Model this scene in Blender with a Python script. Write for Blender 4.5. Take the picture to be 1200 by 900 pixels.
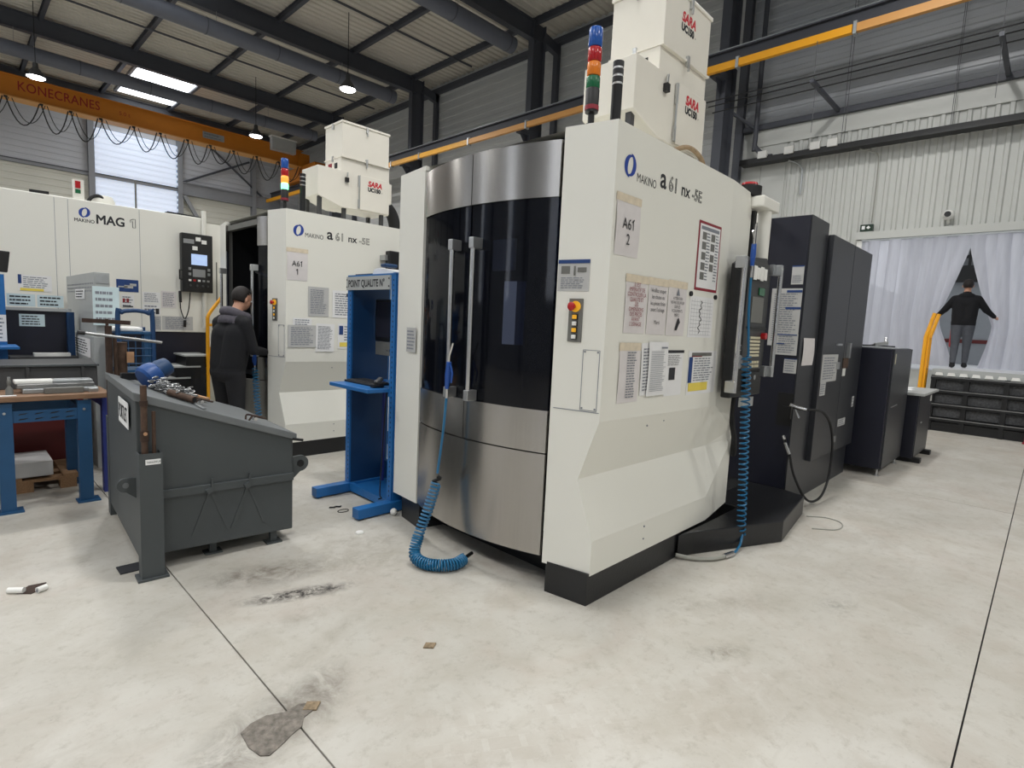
import bpy, bmesh, math, random
from mathutils import Vector, Matrix
random.seed(7)
R = math.radians
for o in list(bpy.data.objects): bpy.data.objects.remove(o)
scn = bpy.context.scene
C = scn.collection

# ------------------------------------------------------------------ camera
def camera():
    yaw, pitch, roll, F = R(44.04784818), R(6.15496928), R(-2.70693842), 648.916
    f = Vector((math.cos(pitch)*math.cos(yaw), math.cos(pitch)*math.sin(yaw), -math.sin(pitch)))
    r = Vector((math.sin(yaw), -math.cos(yaw), 0)); d = f.cross(r)
    r2 = math.cos(roll)*r + math.sin(roll)*d; d2 = math.cos(roll)*d - math.sin(roll)*r
    cd = bpy.data.cameras.new('camera'); co = bpy.data.objects.new('camera', cd); C.objects.link(co)
    cd.sensor_fit = 'HORIZONTAL'; cd.sensor_width = 36; cd.lens = 36*F/1200
    cd.clip_start = .05; cd.clip_end = 200
    m = Matrix.Identity(4)
    for i, v in enumerate((r2, -d2, -f)): m.col[i] = (*v, 0)
    m.col[3] = (0, 0, 1.55, 1)
    co.matrix_world = m
    scn.camera = co
camera()

# ------------------------------------------------------------------ world, light, exposure
w = bpy.data.worlds.new('sky'); scn.world = w; w.use_nodes = True
w.node_tree.nodes['Background'].inputs[0].default_value = (.95, .97, 1, 1)
w.node_tree.nodes['Background'].inputs[1].default_value = 1.1
scn.view_settings.view_transform = 'Standard'; scn.view_settings.look = 'None'
scn.view_settings.gamma = 1; scn.view_settings.use_curve_mapping = False
scn.view_settings.exposure = 0.03
SKYLIGHT = 4.2      # radiance of the roof light panes
LAMP_W = 190        # watts per high bay lamp

# ------------------------------------------------------------------ materials
MATS = {}
def lin(c):
    if isinstance(c, str): c = tuple(int(c[i:i+2], 16)/255 for i in (0, 2, 4))
    return tuple((x/12.92 if x <= .04045 else ((x+.055)/1.055)**2.4) for x in c)
def mat(name, col, rough=.5, metal=0, var=.06, scale=6, bump=0, bscale=60, emit=0, spec=.5, trans=0, stretch=None, coat=0, ior=None, aniso=0):
    if name in MATS: return MATS[name]
    m = bpy.data.materials.new(name); m.use_nodes = True; nt = m.node_tree; N = nt.nodes; L = nt.links
    b = N['Principled BSDF']; c = lin(col)
    b.inputs['Roughness'].default_value = rough; b.inputs['Metallic'].default_value = metal
    b.inputs['Specular IOR Level'].default_value = spec
    if aniso: b.inputs['Anisotropic'].default_value = aniso; b.inputs['Anisotropic Rotation'].default_value = .25
    if coat: b.inputs['Coat Weight'].default_value = coat
    tc = N.new('ShaderNodeTexCoord'); src = tc.outputs['Object']
    if stretch:
        mp = N.new('ShaderNodeMapping'); mp.inputs['Scale'].default_value = stretch; L.new(src, mp.inputs[0]); src = mp.outputs[0]
    no = N.new('ShaderNodeTexNoise'); no.inputs['Scale'].default_value = scale; no.inputs['Detail'].default_value = 5; L.new(src, no.inputs['Vector'])
    mx = N.new('ShaderNodeMix'); mx.data_type = 'RGBA'
    mx.inputs[6].default_value = (*[max(0, x*(1-var*1.6)) for x in c], 1); mx.inputs[7].default_value = (*[min(1, x*(1+var*1.6)) for x in c], 1)
    L.new(no.outputs['Fac'], mx.inputs[0]); L.new(mx.outputs[2], b.inputs['Base Color'])
    if bump:
        n2 = N.new('ShaderNodeTexNoise'); n2.inputs['Scale'].default_value = bscale; L.new(src, n2.inputs['Vector'])
        bp = N.new('ShaderNodeBump'); bp.inputs['Strength'].default_value = bump; bp.inputs['Distance'].default_value = .01
        L.new(n2.outputs['Fac'], bp.inputs['Height']); L.new(bp.outputs[0], b.inputs['Normal'])
    if emit:
        b.inputs['Emission Color'].default_value = (*c, 1); b.inputs['Emission Strength'].default_value = emit
    if trans:
        b.inputs['Transmission Weight'].default_value = trans
        if ior: b.inputs['IOR'].default_value = ior
    MATS[name] = m; return m
mat('cream', 'e6e5dd', .42, var=.015, scale=2)
mat('cream_side', 'e5e4db', .42, var=.015, scale=2)
mat('sara_white', 'e3dfd4', .45, var=.02)
mat('black', '0f1012', .45, var=.1)
mat('plinth_black', '17181b', .4, var=.12, bump=.1)
mat('navy_steel', '151726', .42, var=.08)
mat('charcoal_steel', '2b2d32', .4, var=.07)
mat('stainless', 'aeaba7', .25, metal=1, var=.05, scale=3, stretch=(40, 40, .6), aniso=.8)
mat('chrome', 'cfcfd0', .22, metal=1)
mat('alu', 'bfc1c2', .35, metal=.9)
mat('rack_blue', '1d66a8', .45, var=.06)
mat('deep_blue', '123a63', .5, var=.08)
mat('bench_blue', '1b4a72', .5, var=.1)
mat('purple_blue', '2c3880', .5, var=.06)
mat('hose_blue', '1c6690', .35, var=.04)
mat('gun_blue', '1f4fa0', .4)
mat('skip_grey', '464b4d', .55, var=.07, scale=3, bump=.05)
mat('skip_lid', '6a6e70', .5, var=.08, scale=3)
mat('rust', '4d3a2e', .8, var=.45, scale=25, bump=.3)
mat('rust_dark', '3a2a22', .85, var=.4, scale=30, bump=.3)
mat('yellow', 'f0a818', .45, var=.04)
mat('orange', 'b86f14', .5, var=.05)
mat('orange_edge', 'cf9650', .5, var=.04)
mat('rail_yellow', 'd8a040', .45, var=.08)
mat('beam', '44474f', .55, var=.06)
mat('beam_light', '8a8d92', .5, var=.05)
mat('duct', '5c606b', .5, var=.05)
mat('deck', 'c4c0b6', .6, var=.04, scale=2)
mat('wall_grey', 'b4b6b6', .6, var=.04, scale=1)
mat('wall_up', 'a4a8ae', .4, var=.04, scale=1)
mat('wall_white', 'c6c8c4', .5, var=.04, scale=.8)
mat('wall_back_hi', 'c3c6cc', .6, var=.03, scale=.5)
mat('wall_back_lo', 'd2d2c8', .6, var=.03, scale=.5)
mat('paper', 'e6e6e6', .75, var=.03, scale=9)
mat('paper_old', 'd8d3d2', .5, var=.05, scale=14)
mat('paper_blue', 'c6d8dc', .6, var=.05, scale=14)
mat('paper_grey', 'b9b9b8', .6, var=.05, scale=14)
mat('tape', 'dacdb6', .3, var=.14, scale=30)
mat('wire_grey', '5a5c60', .6)
mat('rust_tan', '85745c', .8, var=.5, scale=60, bump=.4)
mat('ink', '2b2c30', .8, var=.1); mat('ink_soft', '7f838c', .8, var=.1); mat('ink_red', '8c3038', .8); mat('ink_blue', '1f3f78', .7)
mat('ink_yellow', 'e6d05a', .7); mat('frame_red', '8a2030', .5)
mat('logo_blue', '1d3f97', .5, var=.02); mat('logo_white', 'f4f5f5', .5, var=.01)
mat('logo_red', 'c3202f', .5, var=.03); mat('konered', '8a1f14', .6)
mat('lens_blue', '1b4f9e', .2); mat('lens_red', 'a81218', .2); mat('lens_amber', 'd8761a', .2); mat('lens_green', '14603c', .2)
mat('lens_green_lit', '7dffb4', .2, emit=2.5); mat('lens_amber_lit', 'ff9a3c', .2, emit=.8)
mat('screen', '9fb4d8', .2, emit=.7, var=.2, scale=18)
mat('screen_dark', '2a2a33', .15)
mat('key', 'c9c2a6', .5); mat('key_grey', '8b8d8e', .5); mat('red_button', 'b01a20', .3); mat('yellow_button', 'efb02c', .3, emit=.2)
mat('panel_grey', '6d6d69', .5); mat('panel_dark', '3b3c3d', .5)
mat('wood', '80634c', .7, var=.25, scale=8, stretch=(1.5, 14, 14), bump=.1)
mat('cardboard', 'b98f6c', .8, var=.1)
mat('pallet_wood', '8f6f50', .8, var=.25, scale=6, stretch=(14, 2, 14))
mat('galv', 'a9adaf', .4, metal=.6, var=.12, scale=20)
mat('steel', '9a9b9b', .35, metal=.8, var=.1, scale=15)
mat('cab_grey', 'a9acab', .5, var=.04)
mat('red_paint', '5a1a18', .5)
mat('rubber', '131416', .7, var=.15)
mat('braid', '8d96b0', .5, var=.5, scale=120)
mat('hose_grey', '9a9a92', .5)
mat('hose_tan', '8f7a5e', .6, var=.3, scale=30)
mat('white_plastic', 'e8e8e4', .4, var=.02)
mat('hook_blue', '1c4a8a', .4, var=.12, scale=18)
mat('jacket', '0e0f14', .9, var=.2, scale=40, bump=.2)
mat('hood', '55525a', .95, var=.2, scale=40); mat('trousers_dark', '1a1a1e', .9, var=.15); mat('trousers', '50535a', .9, var=.12, scale=20)
mat('skin', 'b98a72', .55, var=.06); mat('hair', '1c1614', .7, var=.3, scale=60); mat('shoe', '15151a', .7)
mat('lamp_glow', 'ffffff', .5, emit=14)
mat('exit_green', '10301e', .4); 
mat('truck_white', 'd7d9dc', .5); mat('truck_grey', '8b8f94', .5)
mat('mesh_grey', '4a4b4d', .8, var=.6, scale=30, bump=.6, bscale=40)
mat('grit', '7a746c', .9, var=.62, scale=38, bump=.8, bscale=90)

def m_skylight():
    m = mat('skylight', 'f6fbff', .5, emit=SKYLIGHT, var=0); return m
m_skylight()
def m_translucent():
    m = bpy.data.materials.new('pvc_strip'); m.use_nodes = True; nt = m.node_tree; N = nt.nodes; L = nt.links
    N.clear(); out = N.new('ShaderNodeOutputMaterial')
    tr = N.new('ShaderNodeBsdfTranslucent'); tr.inputs[0].default_value = (.80, .81, .86, 1)
    tp = N.new('ShaderNodeBsdfTransparent'); tp.inputs[0].default_value = (.85, .88, .95, 1)
    gl = N.new('ShaderNodeBsdfGlossy'); gl.inputs['Roughness'].default_value = .25; gl.inputs[0].default_value = (.9, .9, .95, 1)
    df = N.new('ShaderNodeBsdfDiffuse'); df.inputs[0].default_value = (.50, .50, .55, 1)
    tc = N.new('ShaderNodeTexCoord'); mp = N.new('ShaderNodeMapping'); mp.inputs['Scale'].default_value = (6, 6, .7); L.new(tc.outputs['Object'], mp.inputs[0])
    no = N.new('ShaderNodeTexNoise'); no.inputs['Scale'].default_value = 1.6; no.inputs['Detail'].default_value = 4; L.new(mp.outputs[0], no.inputs['Vector'])
    rp = N.new('ShaderNodeMapRange'); rp.inputs[1].default_value = .3; rp.inputs[2].default_value = .75; rp.inputs[3].default_value = .02; rp.inputs[4].default_value = .22; L.new(no.outputs['Fac'], rp.inputs[0])
    m1 = N.new('ShaderNodeMixShader'); m1.inputs[0].default_value = .45; L.new(tr.outputs[0], m1.inputs[1]); L.new(df.outputs[0], m1.inputs[2])
    m2 = N.new('ShaderNodeMixShader'); L.new(rp.outputs[0], m2.inputs[0]); L.new(m1.outputs[0], m2.inputs[1]); L.new(tp.outputs[0], m2.inputs[2])
    m3 = N.new('ShaderNodeMixShader'); m3.inputs[0].default_value = .07; L.new(m2.outputs[0], m3.inputs[1]); L.new(gl.outputs[0], m3.inputs[2])
    L.new(m3.outputs[0], out.inputs[0]); MATS['pvc_strip'] = m
m_translucent()
def m_glass():
    m = bpy.data.materials.new('dark_glass'); m.use_nodes = True; nt = m.node_tree; N = nt.nodes; L = nt.links
    b = N['Principled BSDF']; b.inputs['Base Color'].default_value = (.006, .007, .011, 1); b.inputs['Roughness'].default_value = .05
    tp = N.new('ShaderNodeBsdfTransparent'); tp.inputs[0].default_value = (.5, .55, .7, 1); mx = N.new('ShaderNodeMixShader'); mx.inputs[0].default_value = .5
    tc = N.new('ShaderNodeTexCoord'); no = N.new('ShaderNodeTexNoise'); no.inputs['Scale'].default_value = 3; L.new(tc.outputs['Object'], no.inputs['Vector'])
    mr = N.new('ShaderNodeMapRange'); mr.inputs[3].default_value = .04; mr.inputs[4].default_value = .09; L.new(no.outputs['Fac'], mr.inputs[0]); L.new(mr.outputs[0], b.inputs['Roughness'])
    L.new(b.outputs[0], mx.inputs[1]); L.new(tp.outputs[0], mx.inputs[2]); L.new(mx.outputs[0], N['Material Output'].inputs[0]); MATS['dark_glass'] = m
m_glass()
def m_polycarb():
    m = mat('polycarb', 'd9e2f2', .5, emit=.45, var=.03, scale=.8)
m_polycarb()
mat('streak_glow', 'e4eaf4', .5, emit=2.2, var=.02)  # glow of the added left wall panels, reflected in the steel door

def m_floor():
    m = bpy.data.materials.new('concrete'); m.use_nodes = True; nt = m.node_tree; N = nt.nodes; L = nt.links
    b = N['Principled BSDF']; geo = N.new('ShaderNodeNewGeometry'); P = geo.outputs['Position']
    def noise(scale, detail=6, rough=.55, vec=P, dist=0):
        n = N.new('ShaderNodeTexNoise'); n.inputs['Scale'].default_value = scale; n.inputs['Detail'].default_value = detail; n.inputs['Roughness'].default_value = rough
        n.inputs['Distortion'].default_value = dist; L.new(vec, n.inputs['Vector']); return n.outputs['Fac']
    def mr(x, a, bb, c, d):
        n = N.new('ShaderNodeMapRange'); n.inputs[1].default_value = a; n.inputs[2].default_value = bb; n.inputs[3].default_value = c; n.inputs[4].default_value = d; L.new(x, n.inputs[0]); return n.outputs[0]
    def mul(x, y):
        n = N.new('ShaderNodeMath'); n.operation = 'MULTIPLY'; L.new(x, n.inputs[0])
        if isinstance(y, (int, float)): n.inputs[1].default_value = y
        else: L.new(y, n.inputs[1])
        return n.outputs[0]
    def mix(f, a, c):
        n = N.new('ShaderNodeMix'); n.data_type = 'RGBA'
        if isinstance(f, float): n.inputs[0].default_value = f
        else: L.new(f, n.inputs[0])
        if isinstance(a, tuple): n.inputs[6].default_value = (*a, 1)
        else: L.new(a, n.inputs[6])
        n.inputs[7].default_value = (*c, 1); return n.outputs[2]
    col = mix(mr(noise(.7), .3, .7, 0, 1), lin('b5b2a9'), lin('c8c5be'))
    col = mix(mr(noise(3.2, 8, .65, dist=.6), .42, .75, 0, .75), col, lin('a9a397'))
    col = mix(mr(noise(1.1, 9, .7, dist=1.2), .5, .8, 0, .65), col, lin('b0a398'))
    col = mix(mr(noise(14, 8, .75), .52, .8, 0, .75), col, lin('938c80'))
    col = mix(mr(noise(60, 3, .7), .64, .8, 0, .7), col, lin('79726a'))
    # long drag scuffs along the aisle
    mp = N.new('ShaderNodeMapping'); mp.inputs['Rotation'].default_value = (0, 0, R(-28)); mp.inputs['Scale'].default_value = (.9, 9, 1); L.new(P, mp.inputs[0])
    col = mix(mr(noise(1.4, 7, .7, mp.outputs[0]), .58, .8, 0, .5), col, lin('a9a59b'))
    # (x, y, rx, ry, rot, strength, colour, noise scale)
    stains = [(1.30, 3.22, .42, .16, -20, 1.0, '6d655a', 9), (1.33, 2.86, .32, .075, -18, 1.8, '2c2825', 16), (1.03, 2.03, .22, .12, 40, 1.1, '6f675c', 8),
              (1.25, 2.62, .3, .10, 0, .45, '857d70', 8), (2.0, 3.25, .45, .16, -30, .5, '8a8274', 14), (.42, 3.6, .5, .2, 20, .3, '9a958c', 5),
              (.80, 1.95, .34, .17, 12, 1.1, '5c5348', 6), (2.6, 1.0, .18, .07, -30, .8, '7d776c', 22), (3.6, .75, .16, .09, -20, .6, '77726a', 25), (1.75, 2.35, .3, .2, 0, .35, '9a917f', 5),
              (4.2, .7, .5, .25, 0, .45, '9c978f', 9), (1.75, 3.05, .55, .22, -35, .7, '8c8577', 10), (.55, 2.9, .7, .35, 25, .4, '9b968c', 4), (3.1, 1.2, .5, .12, -28, .55, '8f897e', 12), (5.5, .75, .9, .2, -10, .5, '98938a', 10), (1.15, 2.3, .6, .06, 28, .5, '8f887c', 7), (.35, 2.2, .5, .2, 30, .35, 'a09a90', 6), (2.3, .75, .8, .22, -30, .4, 'a39a8c', 7)]
    for x, y, rx, ry, rot, s, c, ns in stains:
        mp = N.new('ShaderNodeMapping'); mp.vector_type = 'TEXTURE'; mp.inputs['Location'].default_value = (x, y, 0); mp.inputs['Rotation'].default_value = (0, 0, R(rot)); mp.inputs['Scale'].default_value = (rx, ry, 1); L.new(P, mp.inputs[0])
        ln = N.new('ShaderNodeVectorMath'); ln.operation = 'LENGTH'; L.new(mp.outputs[0], ln.inputs[0])
        f = mul(mr(ln.outputs['Value'], .25, 1.15, 1, 0), mr(noise(ns, 8, .75, dist=.8), .38, .68, 0, s)); col = mix(f, col, lin(c))
    # forklift tyre prints
    for x, y, rx, ry, rot, s in ((1.95, 1.15, 1.25, .11, -33, .42), (1.62, 1.12, 1.1, .10, -33, .38)):
        mp = N.new('ShaderNodeMapping'); mp.vector_type = 'TEXTURE'; mp.inputs['Location'].default_value = (x, y, 0); mp.inputs['Rotation'].default_value = (0, 0, R(rot)); mp.inputs['Scale'].default_value = (rx, ry, 1); L.new(P, mp.inputs[0])
        ln = N.new('ShaderNodeVectorMath'); ln.operation = 'LENGTH'; L.new(mp.outputs[0], ln.inputs[0])
        br = N.new('ShaderNodeTexBrick'); br.inputs['Scale'].default_value = 1; br.inputs['Brick Width'].default_value = .13; br.inputs['Row Height'].default_value = .62; br.inputs['Mortar Size'].default_value = .012
        br.inputs['Color1'].default_value = (1, 1, 1, 1); br.inputs['Color2'].default_value = (.7, .7, .7, 1); br.inputs['Mortar'].default_value = (0, 0, 0, 1); L.new(mp.outputs[0], br.inputs['Vector'])
        f = mul(mul(mr(ln.outputs['Value'], .75, 1.05, 1, 0), mr(noise(4, 6), .4, .62, 0, s)), br.outputs['Color']); col = mix(f, col, lin('a8a095'))
    L.new(col, b.inputs['Base Color'])
    rr = mr(noise(2.5, 6), .3, .7, .38, .62); L.new(rr, b.inputs['Roughness']); b.inputs['Specular IOR Level'].default_value = .4
    bp = N.new('ShaderNodeBump'); bp.inputs['Strength'].default_value = .12; bp.inputs['Distance'].default_value = .004; L.new(noise(45, 6, .7), bp.inputs['Height']); L.new(bp.outputs[0], b.inputs['Normal'])
    MATS['concrete'] = m
m_floor()

# ------------------------------------------------------------------ helpers
XF = {}                 # object -> world matrix of its frame
OFF = [0, 0, 0]
def put(o, label=None, cat=None, group=None, kind=None):
    if label: o['label'] = label
    if cat: o['category'] = cat
    if group: o['group'] = group
    if kind: o['kind'] = kind
    return o
def thing(name, label, cat, loc, rz=0, group=None, kind=None):
    o = bpy.data.objects.new(name, None); o.empty_display_size = .1; C.objects.link(o)
    loc = Vector(loc) + Vector(OFF)
    o.location = loc; o.rotation_euler = (0, 0, rz)
    XF[o] = Matrix.Translation(loc) @ Matrix.Rotation(rz, 4, 'Z')
    return put(o, label, cat, group, kind)
class MB:
    def __init__(s): s.v = []; s.f = []
    def quadgrid(s, rows, close=False):
        b = len(s.v); n = len(rows[0])
        for r in rows: s.v += [Vector(p) for p in r]
        for i in range(len(rows)-1):
            for j in range(n - (0 if close else 1)):
                k = (j+1) % n; s.f.append((b+i*n+j, b+i*n+k, b+(i+1)*n+k, b+(i+1)*n+j))
        return s
    def poly(s, pts):
        b = len(s.v); s.v += [Vector(p) for p in pts]; s.f.append(tuple(range(b, b+len(pts)))); return s
    def box(s, x0, y0, z0, x1, y1, z1):
        b = len(s.v)
        s.v += [Vector(p) for p in ((x0, y0, z0), (x1, y0, z0), (x1, y1, z0), (x0, y1, z0), (x0, y0, z1), (x1, y0, z1), (x1, y1, z1), (x0, y1, z1))]
        s.f += [tuple(b+i for i in q) for q in ((0, 3, 2, 1), (4, 5, 6, 7), (0, 1, 5, 4), (1, 2, 6, 5), (2, 3, 7, 6), (3, 0, 4, 7))]
        return s
    def bar(s, p0, p1, w, h, up=(0, 0, 1)):
        p0 = Vector(p0); p1 = Vector(p1); d = (p1-p0).normalized(); up = Vector(up)
        if abs(d.dot(up)) > .98: up = Vector((1, 0, 0))
        u = d.cross(up).normalized(); v = u.cross(d).normalized(); b = len(s.v)
        for p in (p0, p1):
            for a, c in ((-1, -1), (1, -1), (1, 1), (-1, 1)): s.v.append(p + u*a*w/2 + v*c*h/2)
        s.f += [tuple(b+i for i in q) for q in ((0, 1, 2, 3), (7, 6, 5, 4), (0, 4, 5, 1), (1, 5, 6, 2), (2, 6, 7, 3), (3, 7, 4, 0))]
        return s
    def prism(s, plan, z0, z1):
        n = len(plan); b = len(s.v)
        s.v += [Vector((x, y, z0)) for x, y in plan] + [Vector((x, y, z1)) for x, y in plan]
        s.f += [tuple(b+i for i in reversed(range(n))), tuple(b+n+i for i in range(n))]
        for i in range(n): j = (i+1) % n; s.f.append((b+i, b+j, b+n+j, b+n+i))
        return s
    def extr(s, pts, d):
        """polygon (3D points) pushed along vector d"""
        n = len(pts); b = len(s.v); d = Vector(d)
        s.v += [Vector(p) for p in pts] + [Vector(p)+d for p in pts]
        s.f += [tuple(b+i for i in reversed(range(n))), tuple(b+n+i for i in range(n))]
        for i in range(n): j = (i+1) % n; s.f.append((b+i, b+j, b+n+j, b+n+i))
        return s
    def tube(s, pts, r, n=8, cap=True, rs=None):
        pts = [Vector(p) for p in pts]; m = len(pts); b = len(s.v); u = None
        for i, p in enumerate(pts):
            t = (pts[min(i+1, m-1)] - pts[max(i-1, 0)]).normalized()
            if u is None:
                a = Vector((0, 0, 1)) if abs(t.z) < .9 else Vector((1, 0, 0)); u = t.cross(a).normalized()
            else: u = (u - t*u.dot(t)).normalized()
            v = t.cross(u); rr = rs[i] if rs else r
            for k in range(n): a = 2*math.pi*k/n; s.v.append(p + (u*math.cos(a)+v*math.sin(a))*rr)
        for i in range(m-1):
            for k in range(n): l = (k+1) % n; s.f.append((b+i*n+k, b+i*n+l, b+(i+1)*n+l, b+(i+1)*n+k))
        if cap: s.f += [tuple(b+k for k in reversed(range(n))), tuple(b+(m-1)*n+k for k in range(n))]
        return s
    def cyl(s, p0, p1, r, n=16, r2=None): return s.tube([p0, p1], r, n, True, [r, r if r2 is None else r2])
    def lathe(s, prof, c, n=24, axis='Z'):
        rows = []
        for r, h in prof:
            row = []
            for k in range(n):
                a = 2*math.pi*k/n; x, y = r*math.cos(a), r*math.sin(a)
                p = (x, y, h) if axis == 'Z' else ((h, x, y) if axis == 'X' else (y, h, x)); row.append(Vector(p)+Vector(c))
            rows.append(row)
        b = len(s.v); s.quadgrid(rows, True); m = len(rows)
        s.f += [tuple(b+k for k in reversed(range(n))), tuple(b+(m-1)*n+k for k in range(n))]
        return s
    def ball(s, c, r, n=10, sc=(1, 1, 1)):
        prof = [(max(1e-4, r*math.sin(math.pi*i/n)), -r*math.cos(math.pi*i/n)) for i in range(n+1)]; b = len(s.v); s.lathe(prof, (0, 0, 0), max(8, n+4))
        for i in range(b, len(s.v)): v = s.v[i]; s.v[i] = Vector((v.x*sc[0]+c[0], v.y*sc[1]+c[1], v.z*sc[2]+c[2]))
        return s
    def build(s, name, m, parent=None, smooth=False, bevel=0, seg=2, local=False, label=None, cat=None, group=None, kind=None, base=None, fix=True, mats=None):
        me = bpy.data.meshes.new(name)
        vs = [v.copy() for v in s.v]
        if not local: vs = [v + Vector(OFF) for v in vs]
        if parent is not None:
            M = XF[parent]; 
            if not local: I = M.inverted(); vs = [I @ v for v in vs]
        else:
            if base is None:
                c = [(min(v[i] for v in vs)+max(v[i] for v in vs))/2 for i in (0, 1)]; base = Vector((c[0], c[1], min(v.z for v in vs)))
            else: base = Vector(base)+Vector(OFF)
            M = Matrix.Translation(base); vs = [v-base for v in vs]
        me.from_pydata([tuple(v) for v in vs], [], s.f); me.update()
        if fix:
            bm = bmesh.new(); bm.from_mesh(me); bmesh.ops.recalc_face_normals(bm, faces=bm.faces); bm.to_mesh(me); bm.free()
        me.materials.append(MATS[m] if isinstance(m, str) else m)
        if smooth:
            for p in me.polygons: p.use_smooth = True
            try: me.set_sharp_from_angle(angle=R(40))
            except Exception: pass
        o = bpy.data.objects.new(name, me); C.objects.link(o)
        if parent is not None: o.parent = parent
        else: o.location = M.translation
        XF[o] = M
        if bevel:
            md = o.modifiers.new('bevel', 'BEVEL'); md.width = bevel; md.segments = seg; md.limit_method = 'ANGLE'; md.angle_limit = R(35); md.harden_normals = False
        return put(o, label, cat, group, kind)
def box(name, m, parent, x0, y0, z0, x1, y1, z1, **k): return MB().box(x0, y0, z0, x1, y1, z1).build(name, m, parent, **k)
def share(src, name, parent, M):
    """another copy of a piece with shared mesh data, M = world matrix of the copy"""
    o = src.copy(); o.name = name; C.objects.link(o); o.parent = parent
    o.matrix_local = XF[parent].inverted() @ M if parent else M
    XF[o] = M
    return o
def frame(n):
    """right, up, normal of a vertical surface seen from outside; n = outward normal (x, y)"""
    n = Vector((n[0], n[1], 0)).normalized(); up = Vector((0, 0, 1)); r = up.cross(n); return r, up, n
_txt = {}
def text(body, size, pos, n, m, parent, name='lettering', sx=1, outline=0, align='LEFT', up=None, right=None, thick=.0012, shear=0, spacing=1, bold=0, **k):
    key = (body, size, outline, align, shear, spacing, bold)
    if key not in _txt:
        cu = bpy.data.curves.new('t', 'FONT'); cu.body = body; cu.size = size; cu.align_x = align; cu.shear = shear; cu.space_character = spacing; cu.resolution_u = 4
        if outline: cu.fill_mode = 'NONE'; cu.bevel_depth = outline; cu.bevel_resolution = 0
        ob = bpy.data.objects.new('t', cu); C.objects.link(ob); dg = bpy.context.evaluated_depsgraph_get(); dg.update()
        me = bpy.data.meshes.new_from_object(ob.evaluated_get(dg)); _txt[key] = ([v.co.copy() for v in me.vertices], [tuple(p.vertices) for p in me.polygons])
        bpy.data.meshes.remove(me)
        if bold:
            cu.fill_mode = 'NONE'; cu.bevel_depth = bold; cu.bevel_resolution = 0; dg = bpy.context.evaluated_depsgraph_get(); dg.update()
            me = bpy.data.meshes.new_from_object(ob.evaluated_get(dg)); vs, fs = _txt[key]; q = len(vs)
            _txt[key] = (vs + [Vector((v.co.x, v.co.y, v.co.z*.2)) for v in me.vertices], fs + [tuple(i+q for i in p.vertices) for p in me.polygons]); bpy.data.meshes.remove(me)
        bpy.data.objects.remove(ob)
    r, u, nn = frame(n)
    if right is not None: r = Vector(right)
    if up is not None: u = Vector(up)
    vs, fs = _txt[key]; mb = MB(); p0 = Vector(pos) + nn*thick
    mb.v = [p0 + r*v.x*sx + u*v.y + nn*v.z for v in vs]; mb.f = list(fs)
    return mb.build(name, m, parent, fix=False, **k)
def lines(mb, o, r, u, n, w, h, rows, x0=.08, x1=.92, y0=.08, y1=.92, fill=.85, th=.45, words=True, seed=0):
    """rows of printed dashes on a sheet; o = lower left corner"""
    rg = random.Random(seed)
    for i in range(rows):
        y = y1 - (i+.5)*(y1-y0)/rows; hh = (y1-y0)/rows*th
        x = x0; end = x0 + (x1-x0)*(fill if rg.random() < .25 else rg.uniform(fill, 1))
        while x < end:
            l = rg.uniform(.06, .2) if words else end-x
            a = x; b = min(end, x+l)
            q = [o + r*(a*w)+u*((y-hh/2)*h), o + r*(b*w)+u*((y-hh/2)*h), o + r*(b*w)+u*((y+hh/2)*h), o + r*(a*w)+u*((y+hh/2)*h)]
            mb.poly([p+n*.0012 for p in q]); x = b + .025
def rect(mb, o, r, u, n, w, h, a, b, c, d, lift=.0014):
    mb.poly([o + r*(a*w)+u*(b*h)+n*lift, o + r*(c*w)+u*(b*h)+n*lift, o + r*(c*w)+u*(d*h)+n*lift, o + r*(a*w)+u*(d*h)+n*lift])
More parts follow.
